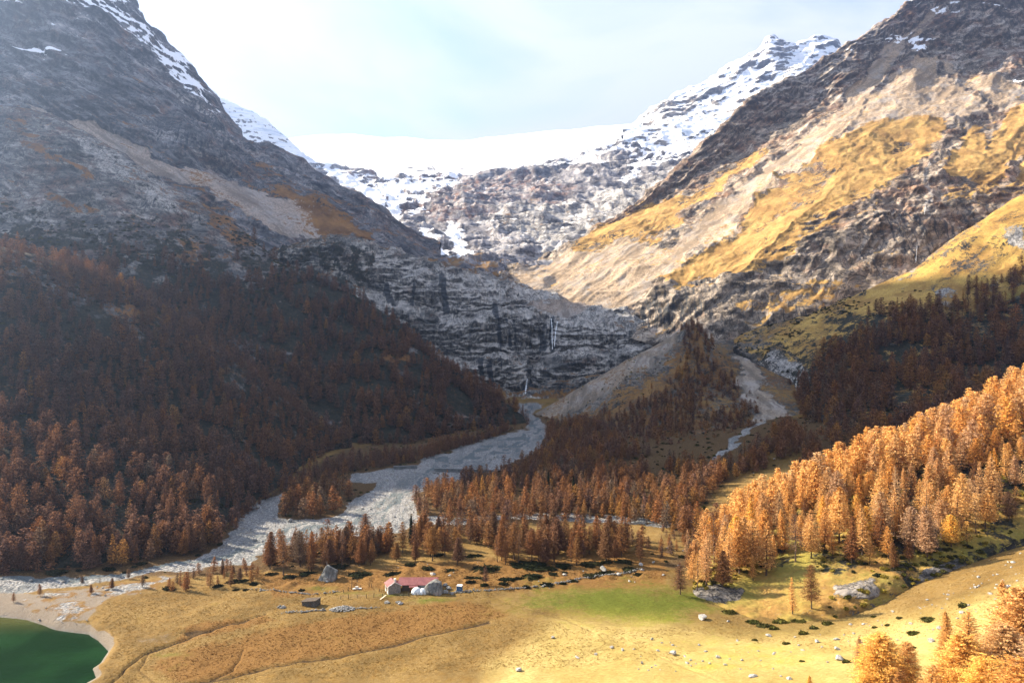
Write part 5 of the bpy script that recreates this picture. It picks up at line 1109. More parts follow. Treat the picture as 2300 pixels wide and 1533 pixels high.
BPX += [(1577, 1387, 21, 1), (1355, 1278, 19, 4), (1440, 1268, 14, 0), (1443, 1279, 10, 3), (1390, 1290, 11, 1), (972, 1288, 15, 6), (1268, 1291, 10, 1), (900, 1354, 13, 2), (868, 1352, 10, 1), (1010, 1292, 8, 0), (735, 1305, 9, 0), (1490, 1290, 9, 2),
        (1525, 1270, 8, 0), (1468, 1262, 8, 4), (2275, 1265, 11, 3), (2240, 1290, 10, 5), (2190, 1320, 12, 0), (2130, 1335, 9, 2), (2225, 1333, 12, 6), (2160, 1375, 14, 3), (2110, 1410, 15, 6), (2090, 1440, 16, 1), (2068, 1365, 9, 5), (2005, 1372, 10, 2), (1940, 1400, 11, 5), (2262, 1320, 13, 1), (2045, 1400, 10, 0)]
shape_words = {0: 'angular', 1: 'chunky', 2: 'low angular', 3: 'rounded', 4: 'blocky', 5: 'flat', 6: 'low rounded', 7: 'upright'}
order = sorted(range(len(BPX)), key=lambda k: (BPX[k][0]))
cnt = {}
for k in order:
    u, v, w_, sh = BPX[k]; g_ = ground(u, v + w_ * 0.12); m = w_ * g_.y / FPX
    size = 'large' if w_ > 14 else ('mid-sized' if w_ > 8.5 else 'small')
    zone = 'beside the wood' if v < 1300 else ('below the hut' if u < 1290 else ('on the bright meadow' if u < 1560 else ('on the stony slope' if u < 1990 else 'by the amber larches')))
    c = cnt.setdefault((size, sh, zone), 0); cnt[(size, sh, zone)] += 1
    lb = f"{size} {shape_words[sh]} pale boulder {zone}, {ordinal(c)} from the lake"
    o = link('boulder', ROCKV[sh]); o.location = (g_.x, g_.y, g_.z - 0.02); o.scale = (m * .52,) * 3; o.rotation_euler = (0, 0, (k * 2.399) % 6.28)
    tag(o, lb, 'boulder', 'boulders on the meadow')

def hull_rock(name, pts, mat, seed, rough=0.10, cuts_=5):
    bm = bmesh.new()
    for p_ in pts: bm.verts.new(p_)
    r = bmesh.ops.convex_hull(bm, input=bm.verts[:])
    bmesh.ops.delete(bm, geom=[g for g in r['geom_interior'] if isinstance(g, bmesh.types.BMVert)], context='VERTS')
    bmesh.ops.triangulate(bm, faces=bm.faces[:])
    for _ in range(cuts_):
        e = [x for x in bm.edges if x.calc_length() > 0.55]
        if not e: break
        bmesh.ops.subdivide_edges(bm, edges=e, cuts=1, use_grid_fill=True); bmesh.ops.triangulate(bm, faces=bm.faces[:])
    for _ in range(2): bmesh.ops.smooth_vert(bm, verts=bm.verts[:], factor=0.35, use_axis_x=True, use_axis_y=True, use_axis_z=True)
    P_ = np.array([x.co[:] for x in bm.verts]); n_ = fbm(P_ / 1.6 + seed, 4) * rough * 2.2 + fbm(P_ / np.array([.5, .5, 2.0]) + seed, 3, .5, True) * rough
    bm.normal_update()
    for x, a in zip(bm.verts, n_): x.co += x.normal * float(a)
    me = bpy.data.meshes.new(name); bm.to_mesh(me); bm.free(); me.materials.append(mat); return me
# great leaning boulder with a pole on its tip
s = NT('leaning_boulder_stone'); p = s.n('ShaderNodeTexCoord').outputs['Object']
n_ = s.noise(s.mapv(p, (1, 1, .4)), 0.9, 7, 0.7)
c = s.ramp(n_, [(0.3, (0.06, 0.063, 0.06)), (0.5, (0.14, 0.14, 0.13)), (0.7, (0.27, 0.262, 0.24))])
c = s.mix(s.math('MULTIPLY', s.sst(s.noise(s.mapv(p, (1.5, 1.5, 0.18)), 0.8, 5, 0.65), 0.52, 0.62), 0.7), c, (0.055, 0.058, 0.058))
c = s.mix(s.math('MULTIPLY', s.sst(s.noise(p, 0.35, 4, 0.6), 0.55, 0.65), 0.35), c, (0.24, 0.12, 0.07))
s.bsdf(c, 0.9, s.bump(n_, 0.7, 0.25), 0.15); STREAK = s.m
g_ = ground(733, 1303); q = g_.y / FPX
bl = hull_rock('leaning_boulder', [(-21 * q, -.4, -.6), (-20 * q, 1.2, -.6), (0, 2.0 + 34 * q * .12, 32 * q), (-1.5 * q, .6, 33 * q), (9 * q, .2, 30 * q), (22 * q, .6, 20 * q), (22 * q, 3, 17 * q), (19 * q, -1.0, -.6), (2 * q, -2.0, -.6), (20 * q, 3.2, -.6), (-4 * q, 3.6, 22 * q), (-6 * q, 4, -.6)], STREAK, 3)
o = link('leaning_boulder', bl); o.location = g_; tag(o, 'great grey leaning boulder with a sharp tip before the larch row', 'boulder')
bm = bmesh.new(); bmesh.ops.create_cone(bm, cap_ends=True, segments=8, radius1=0.07, radius2=0.05, depth=2.0); bmesh.ops.translate(bm, verts=bm.verts[:], vec=(0, 0, 1.0))
me = bpy.data.meshes.new('pole'); bm.to_mesh(me); bm.free(); POLEM = simple_mat('grey_pole', (0.2, 0.2, 0.2), (0.35, 0.34, 0.33), 3); me.materials.append(POLEM)
o = link('summit_pole', me); o.location = (g_.x - 0.5 * q, g_.y + 1.3, g_.z + 31 * q); tag(o, 'thin grey pole standing on the tip of the leaning boulder', 'pole')
# boulder that shelters the hut
g_ = ground(973, 1333); q = g_.y / FPX
HB = g_
bl = hull_rock('hut_boulder', [(-21 * q, .4, 2 * q), (-20 * q, .6, 14 * q), (-12 * q, .2, 22 * q), (0, .5, 26 * q), (14 * q, .8, 25 * q), (19 * q, 0, 22 * q), (20 * q, -.4, 2 * q), (16 * q, -1.6, -.5), (-8 * q, -1.2, 4 * q), (-12 * q, .2, -.4), (-14 * q, 4, 16 * q), (15 * q, 4.5, 20 * q), (-18 * q, 4.5, -.5), (19 * q, 5, -.5), (2 * q, 5.5, 24 * q)], STREAK, 8)
o = link('hut_boulder', bl); o.location = g_; tag(o, 'huge streaked boulder leaning over the end of the red-roofed hut', 'boulder')
for k, (u, v, w_, sh, lb) in enumerate(((1001, 1330, 12, 4, 'broken grey rock wedged against the hut boulder on its outer side'), (1008, 1322, 14, 0, 'grey rock on the mossy bank behind the hut boulder'), (1015, 1334, 9, 1, 'small dark rock between the hut boulder and the blue cabin'), (1000, 1314, 12, 3, 'rounded rock above the shoulder of the hut boulder'), (872, 1352, 6, 2, 'little stone at the foot of the propped plank'))):
    me = ROCKV[sh].copy(); me.materials[0] = ROCKD
    gg = ground(u, v); m = w_ * gg.y / FPX
    o = link('boulder', me); o.location = gg; o.scale = (m * .55,) * 3; o.rotation_euler = (0, 0, k * 1.7); tag(o, lb, 'boulder', 'rocks round the hut boulder')

# ------------------------------------------------------------------ the hut
def box(bm, x0, y0, z0, x1, y1, z1):
    v = [bm.verts.new(c) for c in ((x0, y0, z0), (x1, y0, z0), (x1, y1, z0), (x0, y1, z0), (x0, y0, z1), (x1, y0, z1), (x1, y1, z1), (x0, y1, z1))]
    for f in ((3, 2, 1, 0), (4, 5, 6, 7), (0, 1, 5, 4), (1, 2, 6, 5), (2, 3, 7, 6), (3, 0, 4, 7)): bm.faces.new([v[i] for i in f])
def prism(bm, poly, y0, y1):
    a = [bm.verts.new((x, y0, z)) for x, z in poly]; b = [bm.verts.new((x, y1, z)) for x, z in poly]
    bm.faces.new(a[::-1] if False else a); bm.faces.new(b[::-1]); n = len(poly)
    for k in range(n): bm.faces.new((a[k], b[k], b[(k + 1) % n], a[(k + 1) % n]))
    bmesh.ops.recalc_face_normals(bm, faces=bm.faces[:])
def part(name, fn, mat, parent, loc=(0, 0, 0), bevel=0.0):
    bm = bmesh.new(); fn(bm)
    if bevel: bmesh.ops.bevel(bm, geom=bm.edges[:], offset=bevel, segments=1, affect='EDGES')
    me = bpy.data.meshes.new(name); bm.to_mesh(me); bm.free(); me.materials.append(mat)
    return link(name, me, parent, loc)
def stone_wall_mat(name, c0, c1, sc, mortar):
    s = NT(name); p = s.n('ShaderNodeTexCoord').outputs['Object']; q_ = s.mapv(p, (1, 1, 1.7))
    vo = s.n('ShaderNodeTexVoronoi', feature='F1'); s.put(vo.inputs['Vector'], q_); vo.inputs['Scale'].default_value = sc
    ve = s.n('ShaderNodeTexVoronoi', feature='DISTANCE_TO_EDGE'); s.put(ve.inputs['Vector'], q_); ve.inputs['Scale'].default_value = sc
    sv_ = s.n('ShaderNodeSeparateColor'); s.t.links.new(vo.outputs['Color'], sv_.inputs[0])
    c = s.mix(sv_.outputs[0], c0, c1); c = s.mix(s.sst(s.noise(p, 6, 5, 0.7), 0.35, 0.7), s.mix(1.0, c, (0.7, 0.68, 0.66), 'MULTIPLY'), c)
    e = s.sst(ve.outputs['Distance'], 0.02, 0.09); c = s.mix(e, mortar, c)
    s.bsdf(c, 0.92, s.bump(s.math('ADD', e, s.math('MULTIPLY', s.noise(p, 9, 4, 0.7), 0.4)), 0.8, 0.06), 0.1); return s.m
HUTW = stone_wall_mat('hut_stone', (0.17, 0.145, 0.125), (0.36, 0.32, 0.28), 2.6, (0.30, 0.27, 0.235))
HUTP = simple_mat('pale_plaster', (0.42, 0.39, 0.35), (0.60, 0.57, 0.52), 2.0, 0.9, 0.3, 0.03)
s = NT('red_sheet_roof'); p = s.n('ShaderNodeTexCoord').outputs['Object']
wv = s.n('ShaderNodeTexWave', wave_type='BANDS', bands_direction='X'); s.put(wv.inputs['Vector'], p); wv.inputs['Scale'].default_value = 1.1; wv.inputs['Distortion'].default_value = 0.3
c = s.mix(s.sst(s.noise(s.mapv(p, (1, .4, 1)), 0.9, 6, 0.7), 0.3, 0.7), (0.12, 0.030, 0.032), (0.19, 0.060, 0.058))
c = s.mix(s.math('MULTIPLY', s.sst(s.noise(p, 2.5, 5, 0.7), 0.55, 0.7), 0.5), c, (0.24, 0.115, 0.10))
c = s.mix(s.math('MULTIPLY', s.sst(wv.outputs['Fac'], 0.9, 1.0), 0.3), c, (0.12, 0.03, 0.03))
s.bsdf(c, 0.6, s.bump(wv.outputs['Fac'], 0.5, 0.05), 0.3); REDROOF = s.m
WHITE = simple_mat('white_trim', (0.55, 0.53, 0.5), (0.74, 0.72, 0.69), 3.0)
DARKW = simple_mat('dark_timber', (0.035, 0.026, 0.02), (0.10, 0.075, 0.055), 3.0, stretch=(4, 4, .5))
GLASS = simple_mat('dark_pane', (0.015, 0.017, 0.02), (0.03, 0.034, 0.04), 1.0, 0.15, 0.0, 0.01, spec=0.5)
YELL = simple_mat('yellow_board', (0.46, 0.28, 0.05), (0.60, 0.38, 0.08), 3.0, stretch=(5, 5, .6))
REDB = simple_mat('orange_red_board', (0.36, 0.09, 0.03), (0.46, 0.14, 0.05), 3.0)
LILAC = simple_mat('pale_lilac_board', (0.46, 0.42, 0.46), (0.60, 0.56, 0.58), 3.0)
GREYP = simple_mat('grey_render', (0.13, 0.135, 0.14), (0.24, 0.245, 0.25), 1.6)
g_ = ground(886, 1332); RZ = 0.40
hut = empty('stone_hut', g_, 'low stone hut with a red sheet roof and a long wing, standing on the meadow', 'hut', None, RZ)
WH, RH, HW, HL = 2.9, 4.35, 2.45, 5.4
part('wall', lambda bm: prism(bm, [(-HW, -.5), (HW, -.5), (HW, WH), (0, RH), (-HW, WH)], 0, HL), HUTW, hut)
def slope(sgn, y0=-0.30, y1=HL + .25, t=0.13, ov=0.42):
    k = (RH - WH) / HW
    def fn(bm):
        xe = HW + ov; ze = RH - k * xe
        pl = [(0.0 if sgn < 0 else 0.0, RH + .02), (sgn * xe, ze + .02), (sgn * xe, ze + .02 + t), (0, RH + .02 + t)]
        prism(bm, pl, y0, y1)
    return fn
part('roof_slope', slope(-1), REDROOF, hut); part('roof_slope', slope(1), REDROOF, hut)
for sg in (-1, 1):
    def fn(bm, sg=sg):
        k = (RH - WH) / HW; xe = HW + .46
        prism(bm, [(0, RH - .03), (sg * xe, RH - k * xe - .03), (sg * xe, RH - k * xe + .24), (0, RH + .24)], -.42, -.304)
    part('verge_board', fn, WHITE, hut)
ch = part('chimney', lambda bm: box(bm, .05, .6, RH - .4, .75, 1.25, RH + .85), HUTP, hut)
part('chimney_cap', lambda bm: box(bm, -.03, .52, RH + .95, .83, 1.33, RH + 1.07), WHITE, ch)
part('chimney_mouth', lambda bm: box(bm, .15, .7, RH + .853, .65, 1.15, RH + .948), DARKW, ch)
part('corner_render', lambda bm: (box(bm, -HW - .05, .02, -.4, -HW - .003, HL - .02, WH - .18)), HUTP, hut, bevel=0.01)
for y_ in (1.1, 3.5):
    wf = part('window', lambda bm, y_=y_: (box(bm, -HW - .12, y_, 1.0, -HW - .054, y_ + .8, 1.12), box(bm, -HW - .12, y_, 1.98, -HW - .054, y_ + .8, 2.1), box(bm, -HW - .12, y_, 1.12, -HW - .054, y_ + .1, 1.98), box(bm, -HW - .12, y_ + .7, 1.12, -HW - .054, y_ + .8, 1.98)), DARKW, hut)
    part('pane', lambda bm, y_=y_: box(bm, -HW - .08, y_ + .1, 1.12, -HW - .056, y_ + .7, 1.98), GLASS, wf)
wd = part('door', lambda bm: box(bm, -HW - .11, 2.15, -.05, -HW - .054, 3.0, 1.95), DARKW, hut)
part('handle', lambda bm: box(bm, -HW - .17, 2.85, .95, -HW - .112, 2.93, 1.05), POLEM, wd)
# wing: lies along the picture's width, so turn its parts back by the house's own turn
def wing(fn): 
    def f(bm):
        fn(bm); c_, s_ = math.cos(-RZ), math.sin(-RZ)
        for v_ in bm.verts: x, y, z = v_.co; v_.co = (x * c_ - y * s_, x * s_ + y * c_, z)
    return f
# wing coordinates: x to the right, y away, origin at the gable's foot
WX0, WX1, YR, YE, ZR, ZE = 0.2, 16.5, 5.6, 1.0, 4.30, 2.75
def slab(bm, x0, x1, ya, za, yb, zb, t=.12):
    v = [bm.verts.new(c) for c in ((x0, ya, za), (x1, ya, za), (x1, yb, zb), (x0, yb, zb), (x0, ya, za + t), (x1, ya, za + t), (x1, yb, zb + t), (x0, yb, zb + t))]
    for f in ((3, 2, 1, 0), (4, 5, 6, 7), (0, 1, 5, 4), (1, 2, 6, 5), (2, 3, 7, 6), (3, 0, 4, 7)): bm.faces.new([v[i] for i in f])
part('wing_roof', wing(lambda bm: slab(bm, WX0 + .8, WX1, YE, ZE, YR, ZR)), REDROOF, hut)
part('wing_roof', wing(lambda bm: slab(bm, WX0 + .8, WX1, YR + .01, ZR, YR + 4.2, ZE - .1)), REDROOF, hut)
part('porch_roof', wing(lambda bm: slab(bm, 5.6, 9.0, YE - 1.1, ZE - .42, YE + .7, ZE + .14, .08)), REDROOF, hut)
part('wing_wall', wing(lambda bm: box(bm, 2.6, YE + 1.1, -.4, 9.4, YE + 1.5, ZE + .28)), DARKW, hut)
part('wing_wall', wing(lambda bm: box(bm, 9.403, YE + .5, -.4, WX1 - .3, YE + .9, ZE + .05)), GREYP, hut)
part('wing_wall', wing(lambda bm: prism(bm, [(WX1 - .55, -.4), (WX1 - .32, -.4), (WX1 - .32, 2.5), (WX1 - .55, 2.5)], YE + .91, YR + 3.6)), HUTW, hut)
part('wing_wall', wing(lambda bm: box(bm, 2.6, YR + 3.2, -.4, WX1 - .6, YR + 3.6, 2.55)), HUTW, hut)
part('shutter', wing(lambda bm: box(bm, 5.75, YE + .96, 0, 6.30, YE + 1.08, 2.05)), REDB, hut)
part('shutter', wing(lambda bm: box(bm, 6.33, YE + .96, 0, 7.2, YE + 1.08, 2.05)), YELL, hut)
part('shutter', wing(lambda bm: box(bm, 7.23, YE + .96, 0, 8.05, YE + 1.08, 2.05)), LILAC, hut)
wf = part('window', wing(lambda bm: box(bm, 13.0, YE + .40, 1.6, 13.7, YE + .498, 2.25)), DARKW, hut)
part('pane', wing(lambda bm: box(bm, 13.1, YE + .37, 1.7, 13.6, YE + .397, 2.15)), GLASS, wf)
part('post', wing(lambda bm: box(bm, 9.1, YE - .95, -.4, 9.25, YE - .8, ZE - .36)), DARKW, hut)
part('post', wing(lambda bm: box(bm, 5.7, YE - .95, -.4, 5.85, YE - .8, ZE - .36)), DARKW, hut)
# white sheeted heaps
SHEET = simple_mat('white_sheet', (0.36, 0.46, 0.51), (0.58, 0.62, 0.64), 1.6, 0.6, 0.6, 0.15, c2=(0.72, 0.73, 0.74))
for k, (u, v, rx, rz_, lb) in enumerate(((936, 1331, 2.1, 2.25, 'larger of two white sheeted domes in front of the hut wing'), (950, 1331.5, 1.75, 1.95, 'smaller white sheeted dome touching the hut boulder'))):
    vv, ff = _ico[4]; vv = vv.copy(); keepz = np.maximum(vv[:, 2], -0.05); vv[:, 2] = keepz
    fold = fbm(vv * np.array([3, 3, 1.2]) + k * 9, 4, .55, True)[:, None] * 0.07
    vv = vv * (1 + fold) * np.array([rx, rx * .85, rz_])
    o = link('sheeted_dome', mesh_of('sheeted_dome', vv, ff, [SHEET], smooth=True)); o.location = ground(u, v); tag(o, lb, 'cover', 'white sheeted domes')
# blue cabin
BLUE = simple_mat('blue_panel', (0.035, 0.085, 0.17), (0.06, 0.13, 0.24), 2.5, 0.5, 0.1, 0.02)
g_ = ground(1031, 1328)
cab = empty('blue_cabin', g_, 'small blue box-shaped cabin with a white top beside the hut boulder', 'cabin', None, -0.22)
part('body', lambda bm: box(bm, -1.0, 0, -.3, 1.0, 1.7, 2.05), BLUE, cab, bevel=.03)
part('roof', lambda bm: prism(bm, [(-1.1, 2.055), (1.1, 2.055), (1.0, 2.28), (-1.0, 2.28)], -.1, 1.8), WHITE, cab)
part('side_panel', lambda bm: box(bm, -1.08, .05, .02, -1.003, 1.65, 2.0), WHITE, cab)
dr = part('door', lambda bm: box(bm, -.62, -.06, .05, .62, -.003, 1.95), BLUE, cab, bevel=.015)
part('handle', lambda bm: box(bm, .42, -.1, .95, .52, -.062, 1.15), WHITE, dr)
for x_ in (-.9, .78): part('corner_post', lambda bm, x_=x_: box(bm, x_, -.05, 0, x_ + .12, -.003, 2.03), BLUE, cab)
# stone shed
SHEDW = stone_wall_mat('shed_stone', (0.075, 0.07, 0.062), (0.21, 0.20, 0.18), 2.2, (0.035, 0.032, 0.028))
g_ = ground(693, 1362); q = g_.y / FPX
sh = empty('stone_shed', g_, 'low dark stone shed with a slanting slab roof on the meadow', 'shed', None, -0.30)
part('wall', lambda bm: prism(bm, [(-17 * q, -.5), (17 * q, -.5), (17 * q, 14.5 * q), (-17 * q, 9 * q)], 0, 3.6), SHEDW, sh)
k = 5.5 / 34
part('roof', lambda bm: prism(bm, [(-19.5 * q, 9.2 * q - 2.5 * q * k), (18.5 * q, 14.7 * q + 1.5 * q * k), (18.5 * q, 14.7 * q + 1.5 * q * k + .17), (-19.5 * q, 9.2 * q - 2.5 * q * k + .17)], -.3, 3.9), DARKW, sh)
part('doorway', lambda bm: box(bm, 2 * q, -.05, -.1, 7 * q, -.004, 1.55), DARKW, sh)
# slab with a box
g_ = ground(802, 1323)
tb = empty('stone_table', g_, 'pale stone slab with a box on it inside the fence', 'stone table', None, 0.1)
part('slab', lambda bm: box(bm, -1.7, -.5, .28, 1.7, .7, .42), HUTP, tb, bevel=.04); part('box', lambda bm: box(bm, -.75, -.2, .423, .45, .45, 1.15), HUTP, tb, bevel=.03)
part('foot', lambda bm: box(bm, -1.4, -.3, -.3, -1.0, .5, .277), ROCKD, tb); part('foot', lambda bm: box(bm, 1.0, -.3, -.3, 1.4, .5, .277), ROCKD, tb)
# propped plank
g_ = ground(860, 1343)
PALEW = simple_mat('pale_wood', (0.45, 0.38, 0.28), (0.62, 0.54, 0.42), 3.0)
o = part('plank', lambda bm: box(bm, -.22, -1.6, .0, .22, 1.9, .1), PALEW, None); o.location = (g_.x, g_.y, g_.z + .35); o.rotation_euler = (0.16, 0, -0.5); tag(o, 'pale plank lying on the grass in front of the hut fence', 'plank')
# fences round the hut: posts
POSTM = simple_mat('weathered_post', (0.03, 0.024, 0.018), (0.075, 0.06, 0.045), 4.0)
PZ = [(640, 535), (728, 530), (830, 522), (933, 523), (1020, 514), (1122, 505), (1155, 503), (1250, 493), (1355, 510), (1422, 503), (1507, 500), (1585, 497), (1660, 492), (1735, 488)]
PB = [(672, 462), (727, 440), (870, 402), (967, 398), (993, 396), (1085, 445), (830, 337), (765, 425)]
def fence(zs, label, hh):
    pts = [ground(640 + x / 5.11, 1240 + y / 5.11) for x, y in zs]
    f = empty('post_fence', pts[0], label, 'fence')
    me = None
    for k, p_ in enumerate(pts):
        bm = bmesh.new(); h_ = hh * (1 + 0.25 * math.sin(k * 2.3)); h_ = 4.6 if (hh < 1.5 and k == 7) else h_
        bmesh.ops.create_cone(bm, cap_ends=True, segments=7, radius1=.13, radius2=.10, depth=h_ + .5); bmesh.ops.translate(bm, verts=bm.verts[:], vec=(0, 0, h_ / 2 - .25))
        me = bpy.data.meshes.new('post'); bm.to_mesh(me); bm.free(); me.materials.append(POSTM)
        o = link('post', me, f, p_ - pts[0]); o.rotation_euler = (0.05 * math.sin(k * 3.1), 0.06 * math.cos(k * 1.7), 0)
    for a, b in zip(pts[:-1], pts[1:]):
        if hh < 1.5: break
        for zz_ in (.55, 1.05):
            bm = bmesh.new(); d_ = (b - a); L_ = d_.length; bmesh.ops.create_cone(bm, segments=4, radius1=.018, radius2=.018, depth=L_)
            me = bpy.data.meshes.new('wire'); bm.to_mesh(me); bm.free(); me.materials.append(POLEM)
            o = link('wire', me, f, (a + b) / 2 - pts[0] + Vector((0, 0, zz_))); o.rotation_euler = d_.to_track_quat('Z', 'Y').to_euler()
fence(PZ, 'row of dark fence posts along the meadow edge in front of the hut', 1.5)
fence(PB, 'scattered dark posts closing the paddock behind the stone slab', 1.3)

# stone heaps and dry walls: too many stones to take one by one
_smallv = [rock_verts(400 + k, 1, 4, (1, .85, .7), 0.05) for k in range(6)]
def stones_mesh(name, pts, mat, rg):
    V_, F_ = [], []
    for (x, y, z, r) in pts:
        v, f = _smallv[rg.integers(6)]; a = rg.uniform(0, 6.28); c_, s_ = math.cos(a), math.sin(a); n = len(V_)
        t = rg.uniform(-.5, .5)
        for q_ in v * r: V_.append((x + q_[0] * c_ - q_[1] * s_, y + q_[0] * s_ + q_[1] * c_, z + q_[2] + t * q_[0] * .3))
        F_ += [tuple(i + n for i in g) for g in f]
    return mesh_of(name, V_, F_, [mat])
STN = simple_mat('grey_field_stone', (0.07, 0.07, 0.067), (0.19, 0.187, 0.178), 0.9, 0.92, 0.4, 0.05, c2=(0.28, 0.275, 0.26))
def heap(u, v, w_px, h, label, n, seed):
    rg = np.random.default_rng(seed); g_ = ground(u, v); r = w_px * g_.y / FPX / 2; P_ = []
    for _ in range(n):
        t = rg.uniform(0, 6.28); s_ = math.sqrt(rg.random()); x, y = s_ * r * math.cos(t), s_ * r * .55 * math.sin(t)
        P_.append((x, y, ground_z(g_.x + x, g_.y + y) - g_.z + h * (1 - s_ ** 1.5) * rg.uniform(.5, 1), rg.uniform(.2, .5)))
    o = empty('stone_heap', g_, label, 'stone heap', 'stone heaps on the meadow'); c = link('stones', stones_mesh('stones', P_, STN, rg), o); c['kind'] = 'stuff'
heap(769, 1368, 56, 1.1, 'broad grey heap of field stones between the stone shed and the hut', 260, 1)
heap(895, 1353, 13, .5, 'small pale stone heap on the grass below the hut gable', 30, 2)
heap(869, 1354, 11, .4, 'small dark stone heap in the grass left of the pale one', 24, 3)
heap(632, 1364, 18, .9, 'grey cairn of stones by the creek, beyond the stone shed', 45, 4)
def dry_wall(line, label, per_m, seed, hh=.6):
    rg = np.random.default_rng(seed); g0 = ground(*line[0]); P_ = []
    for (a, b) in zip(line[:-1], line[1:]):
        A, B = ground(*a), ground(*b); L_ = (B - A).length
        for _ in range(int(L_ * per_m)):
            t = rg.random(); c = A.lerp(B, t); x, y = c.x + rg.normal() * .5, c.y + rg.normal() * .35
            P_.append((x - g0.x, y - g0.y, ground_z(x, y) - g0.z + hh * rg.random() * max(0, 1 - abs(rg.normal()) * .6), rg.uniform(.18, .48)))
    o = empty('dry_stone_wall', g0, label, 'stone wall', 'tumbled dry stone walls'); c = link('stones', stones_mesh('stones', P_, STN, rg), o); c['kind'] = 'stuff'
dry_wall([(980, 1333), (1040, 1330), (1100, 1326), (1150, 1322), (1210, 1318), (1280, 1306), (1330, 1297), (1400, 1287), (1440, 1278)], 'long tumbled dry stone wall running from the hut towards the knoll', 5, 5)
dry_wall([(640, 1376), (700, 1372), (730, 1371)], 'short ruined stone wall in front of the stone shed', 6, 6)
dry_wall([(800, 1366), (852, 1364)], 'low line of stones between the stone heap and the hut fence', 4, 7, .3)
dry_wall([(560, 1322), (620, 1325), (700, 1335), (760, 1328)], 'scattered stone line on the rough ground left of the fence', 3, 8, .3)

# check dams across the river
CONC = simple_mat('dam_masonry', (0.075, 0.085, 0.09), (0.17, 0.18, 0.18), 0.8, 0.9, 0.5, 0.1, stretch=(1, 1, 2.5))
def dam(a, b, hh, label):
    A, B = ground(*a), ground(*b); d_ = B - A; L_ = math.hypot(d_.x, d_.y)
    o = empty('check_dam', A, label, 'dam', 'masonry dams across the river', math.atan2(d_.y, d_.x))
    n = max(2, int(L_ / 2.2))
    for k in range(n):
        part('masonry_block', lambda bm, k=k: box(bm, L_ * k / n + .02, -.6 + .06 * ((k * 7) % 3), -1.2, L_ * (k + 1) / n - .02, .6, hh - .3), CONC, o, bevel=.03)
    part('coping', lambda bm: box(bm, -.15, -.75, hh - .297, L_ + .15, .75, hh), GREYP, o, bevel=.03)
dam((976, 1060), (1175, 1058), 3.4, 'long straight dark masonry dam across the gravel river')
dam((884, 1053), (937, 1051), 2.4, 'short low masonry dam at the far river bank, upstream of the wooded island')
for k, (u, v, w_) in enumerate(((976, 1062, 9), (984, 1063, 7), (992, 1063, 6))):
    gg = ground(u, v); me = ROCKV[k].copy(); me.materials[0] = ROCKD; m = w_ * gg.y / FPX
    o = link('boulder', me); o.location = gg; o.scale = (m * .5,) * 3; tag(o, f"dark block of stone at the open end of the long dam, {ordinal(k)} from the gap", 'boulder', 'blocks at the dam end')

# ------------------------------------------------------------------ junipers and other low shrubs
def shrub_mesh(seed, n=420, ts=.16, flat=.55):
    g = random.Random(seed); V_, F_ = [], []
    lob = [(g.uniform(-.6, .6), g.uniform(-.45, .45), g.uniform(.4, .75)) for _ in range(6)] + [(0, 0, .8)]
    vv, ff = _ico[2]
    for (cx_, cy_, r) in lob:
        n0 = len(V_); rr = r * .8
        for q_, w_ in zip(vv, fbm(vv * 2 + seed + cx_, 3)): V_.append((cx_ + q_[0] * rr * (1 + .25 * w_), cy_ + q_[1] * rr * (1 + .25 * w_), max(-.15, q_[2]) * rr * flat * (1 + .3 * w_)))
        F_ += [tuple(i + n0 for i in f) for f in ff]
    for _ in range(n):
        cx_, cy_, r = g.choice(lob); t, ph = g.uniform(0, 6.28), math.acos(g.uniform(0, 1)); k = r * g.uniform(.75, 1.1)
        c = (cx_ + k * math.sin(ph) * math.cos(t), cy_ + k * math.sin(ph) * math.sin(t), k * math.cos(ph) * flat)
        d = [g.gauss(0, 1) for _ in range(3)]; e = [g.gauss(0, 1) for _ in range(3)]; s_ = ts * g.uniform(.6, 1.4)
        n0 = len(V_)
        V_ += [tuple(c[m] + d[m] * s_ for m in range(3)), tuple(c[m] - d[m] * s_ * .5 + e[m] * s_ * .6 for m in range(3)), tuple(c[m] - d[m] * s_ * .5 - e[m] * s_ * .6 for m in range(3))]
        F_.append((n0, n0 + 1, n0 + 2))
    return V_, F_
JUN = foliage_mat('juniper_needles', [(0.012, 0.016, 0.009), (0.022, 0.026, 0.012), (0.030, 0.030, 0.014), (0.016, 0.020, 0.012)], 0.1)
JUNG = foliage_mat('green_shrub_leaves', [(0.045, 0.052, 0.014), (0.075, 0.072, 0.018), (0.055, 0.055, 0.02)], 0.2)
YGR = foliage_mat('yellow_green_shrub_leaves', [(0.20, 0.17, 0.03), (0.28, 0.22, 0.04), (0.15, 0.13, 0.03)], 0.3)
SHM = [mesh_of('juniper_shrub', *shrub_mesh(500 + k), [JUN]) for k in range(5)]
SHG = [mesh_of('juniper_shrub', *shrub_mesh(510 + k), [JUNG]) for k in range(3)]
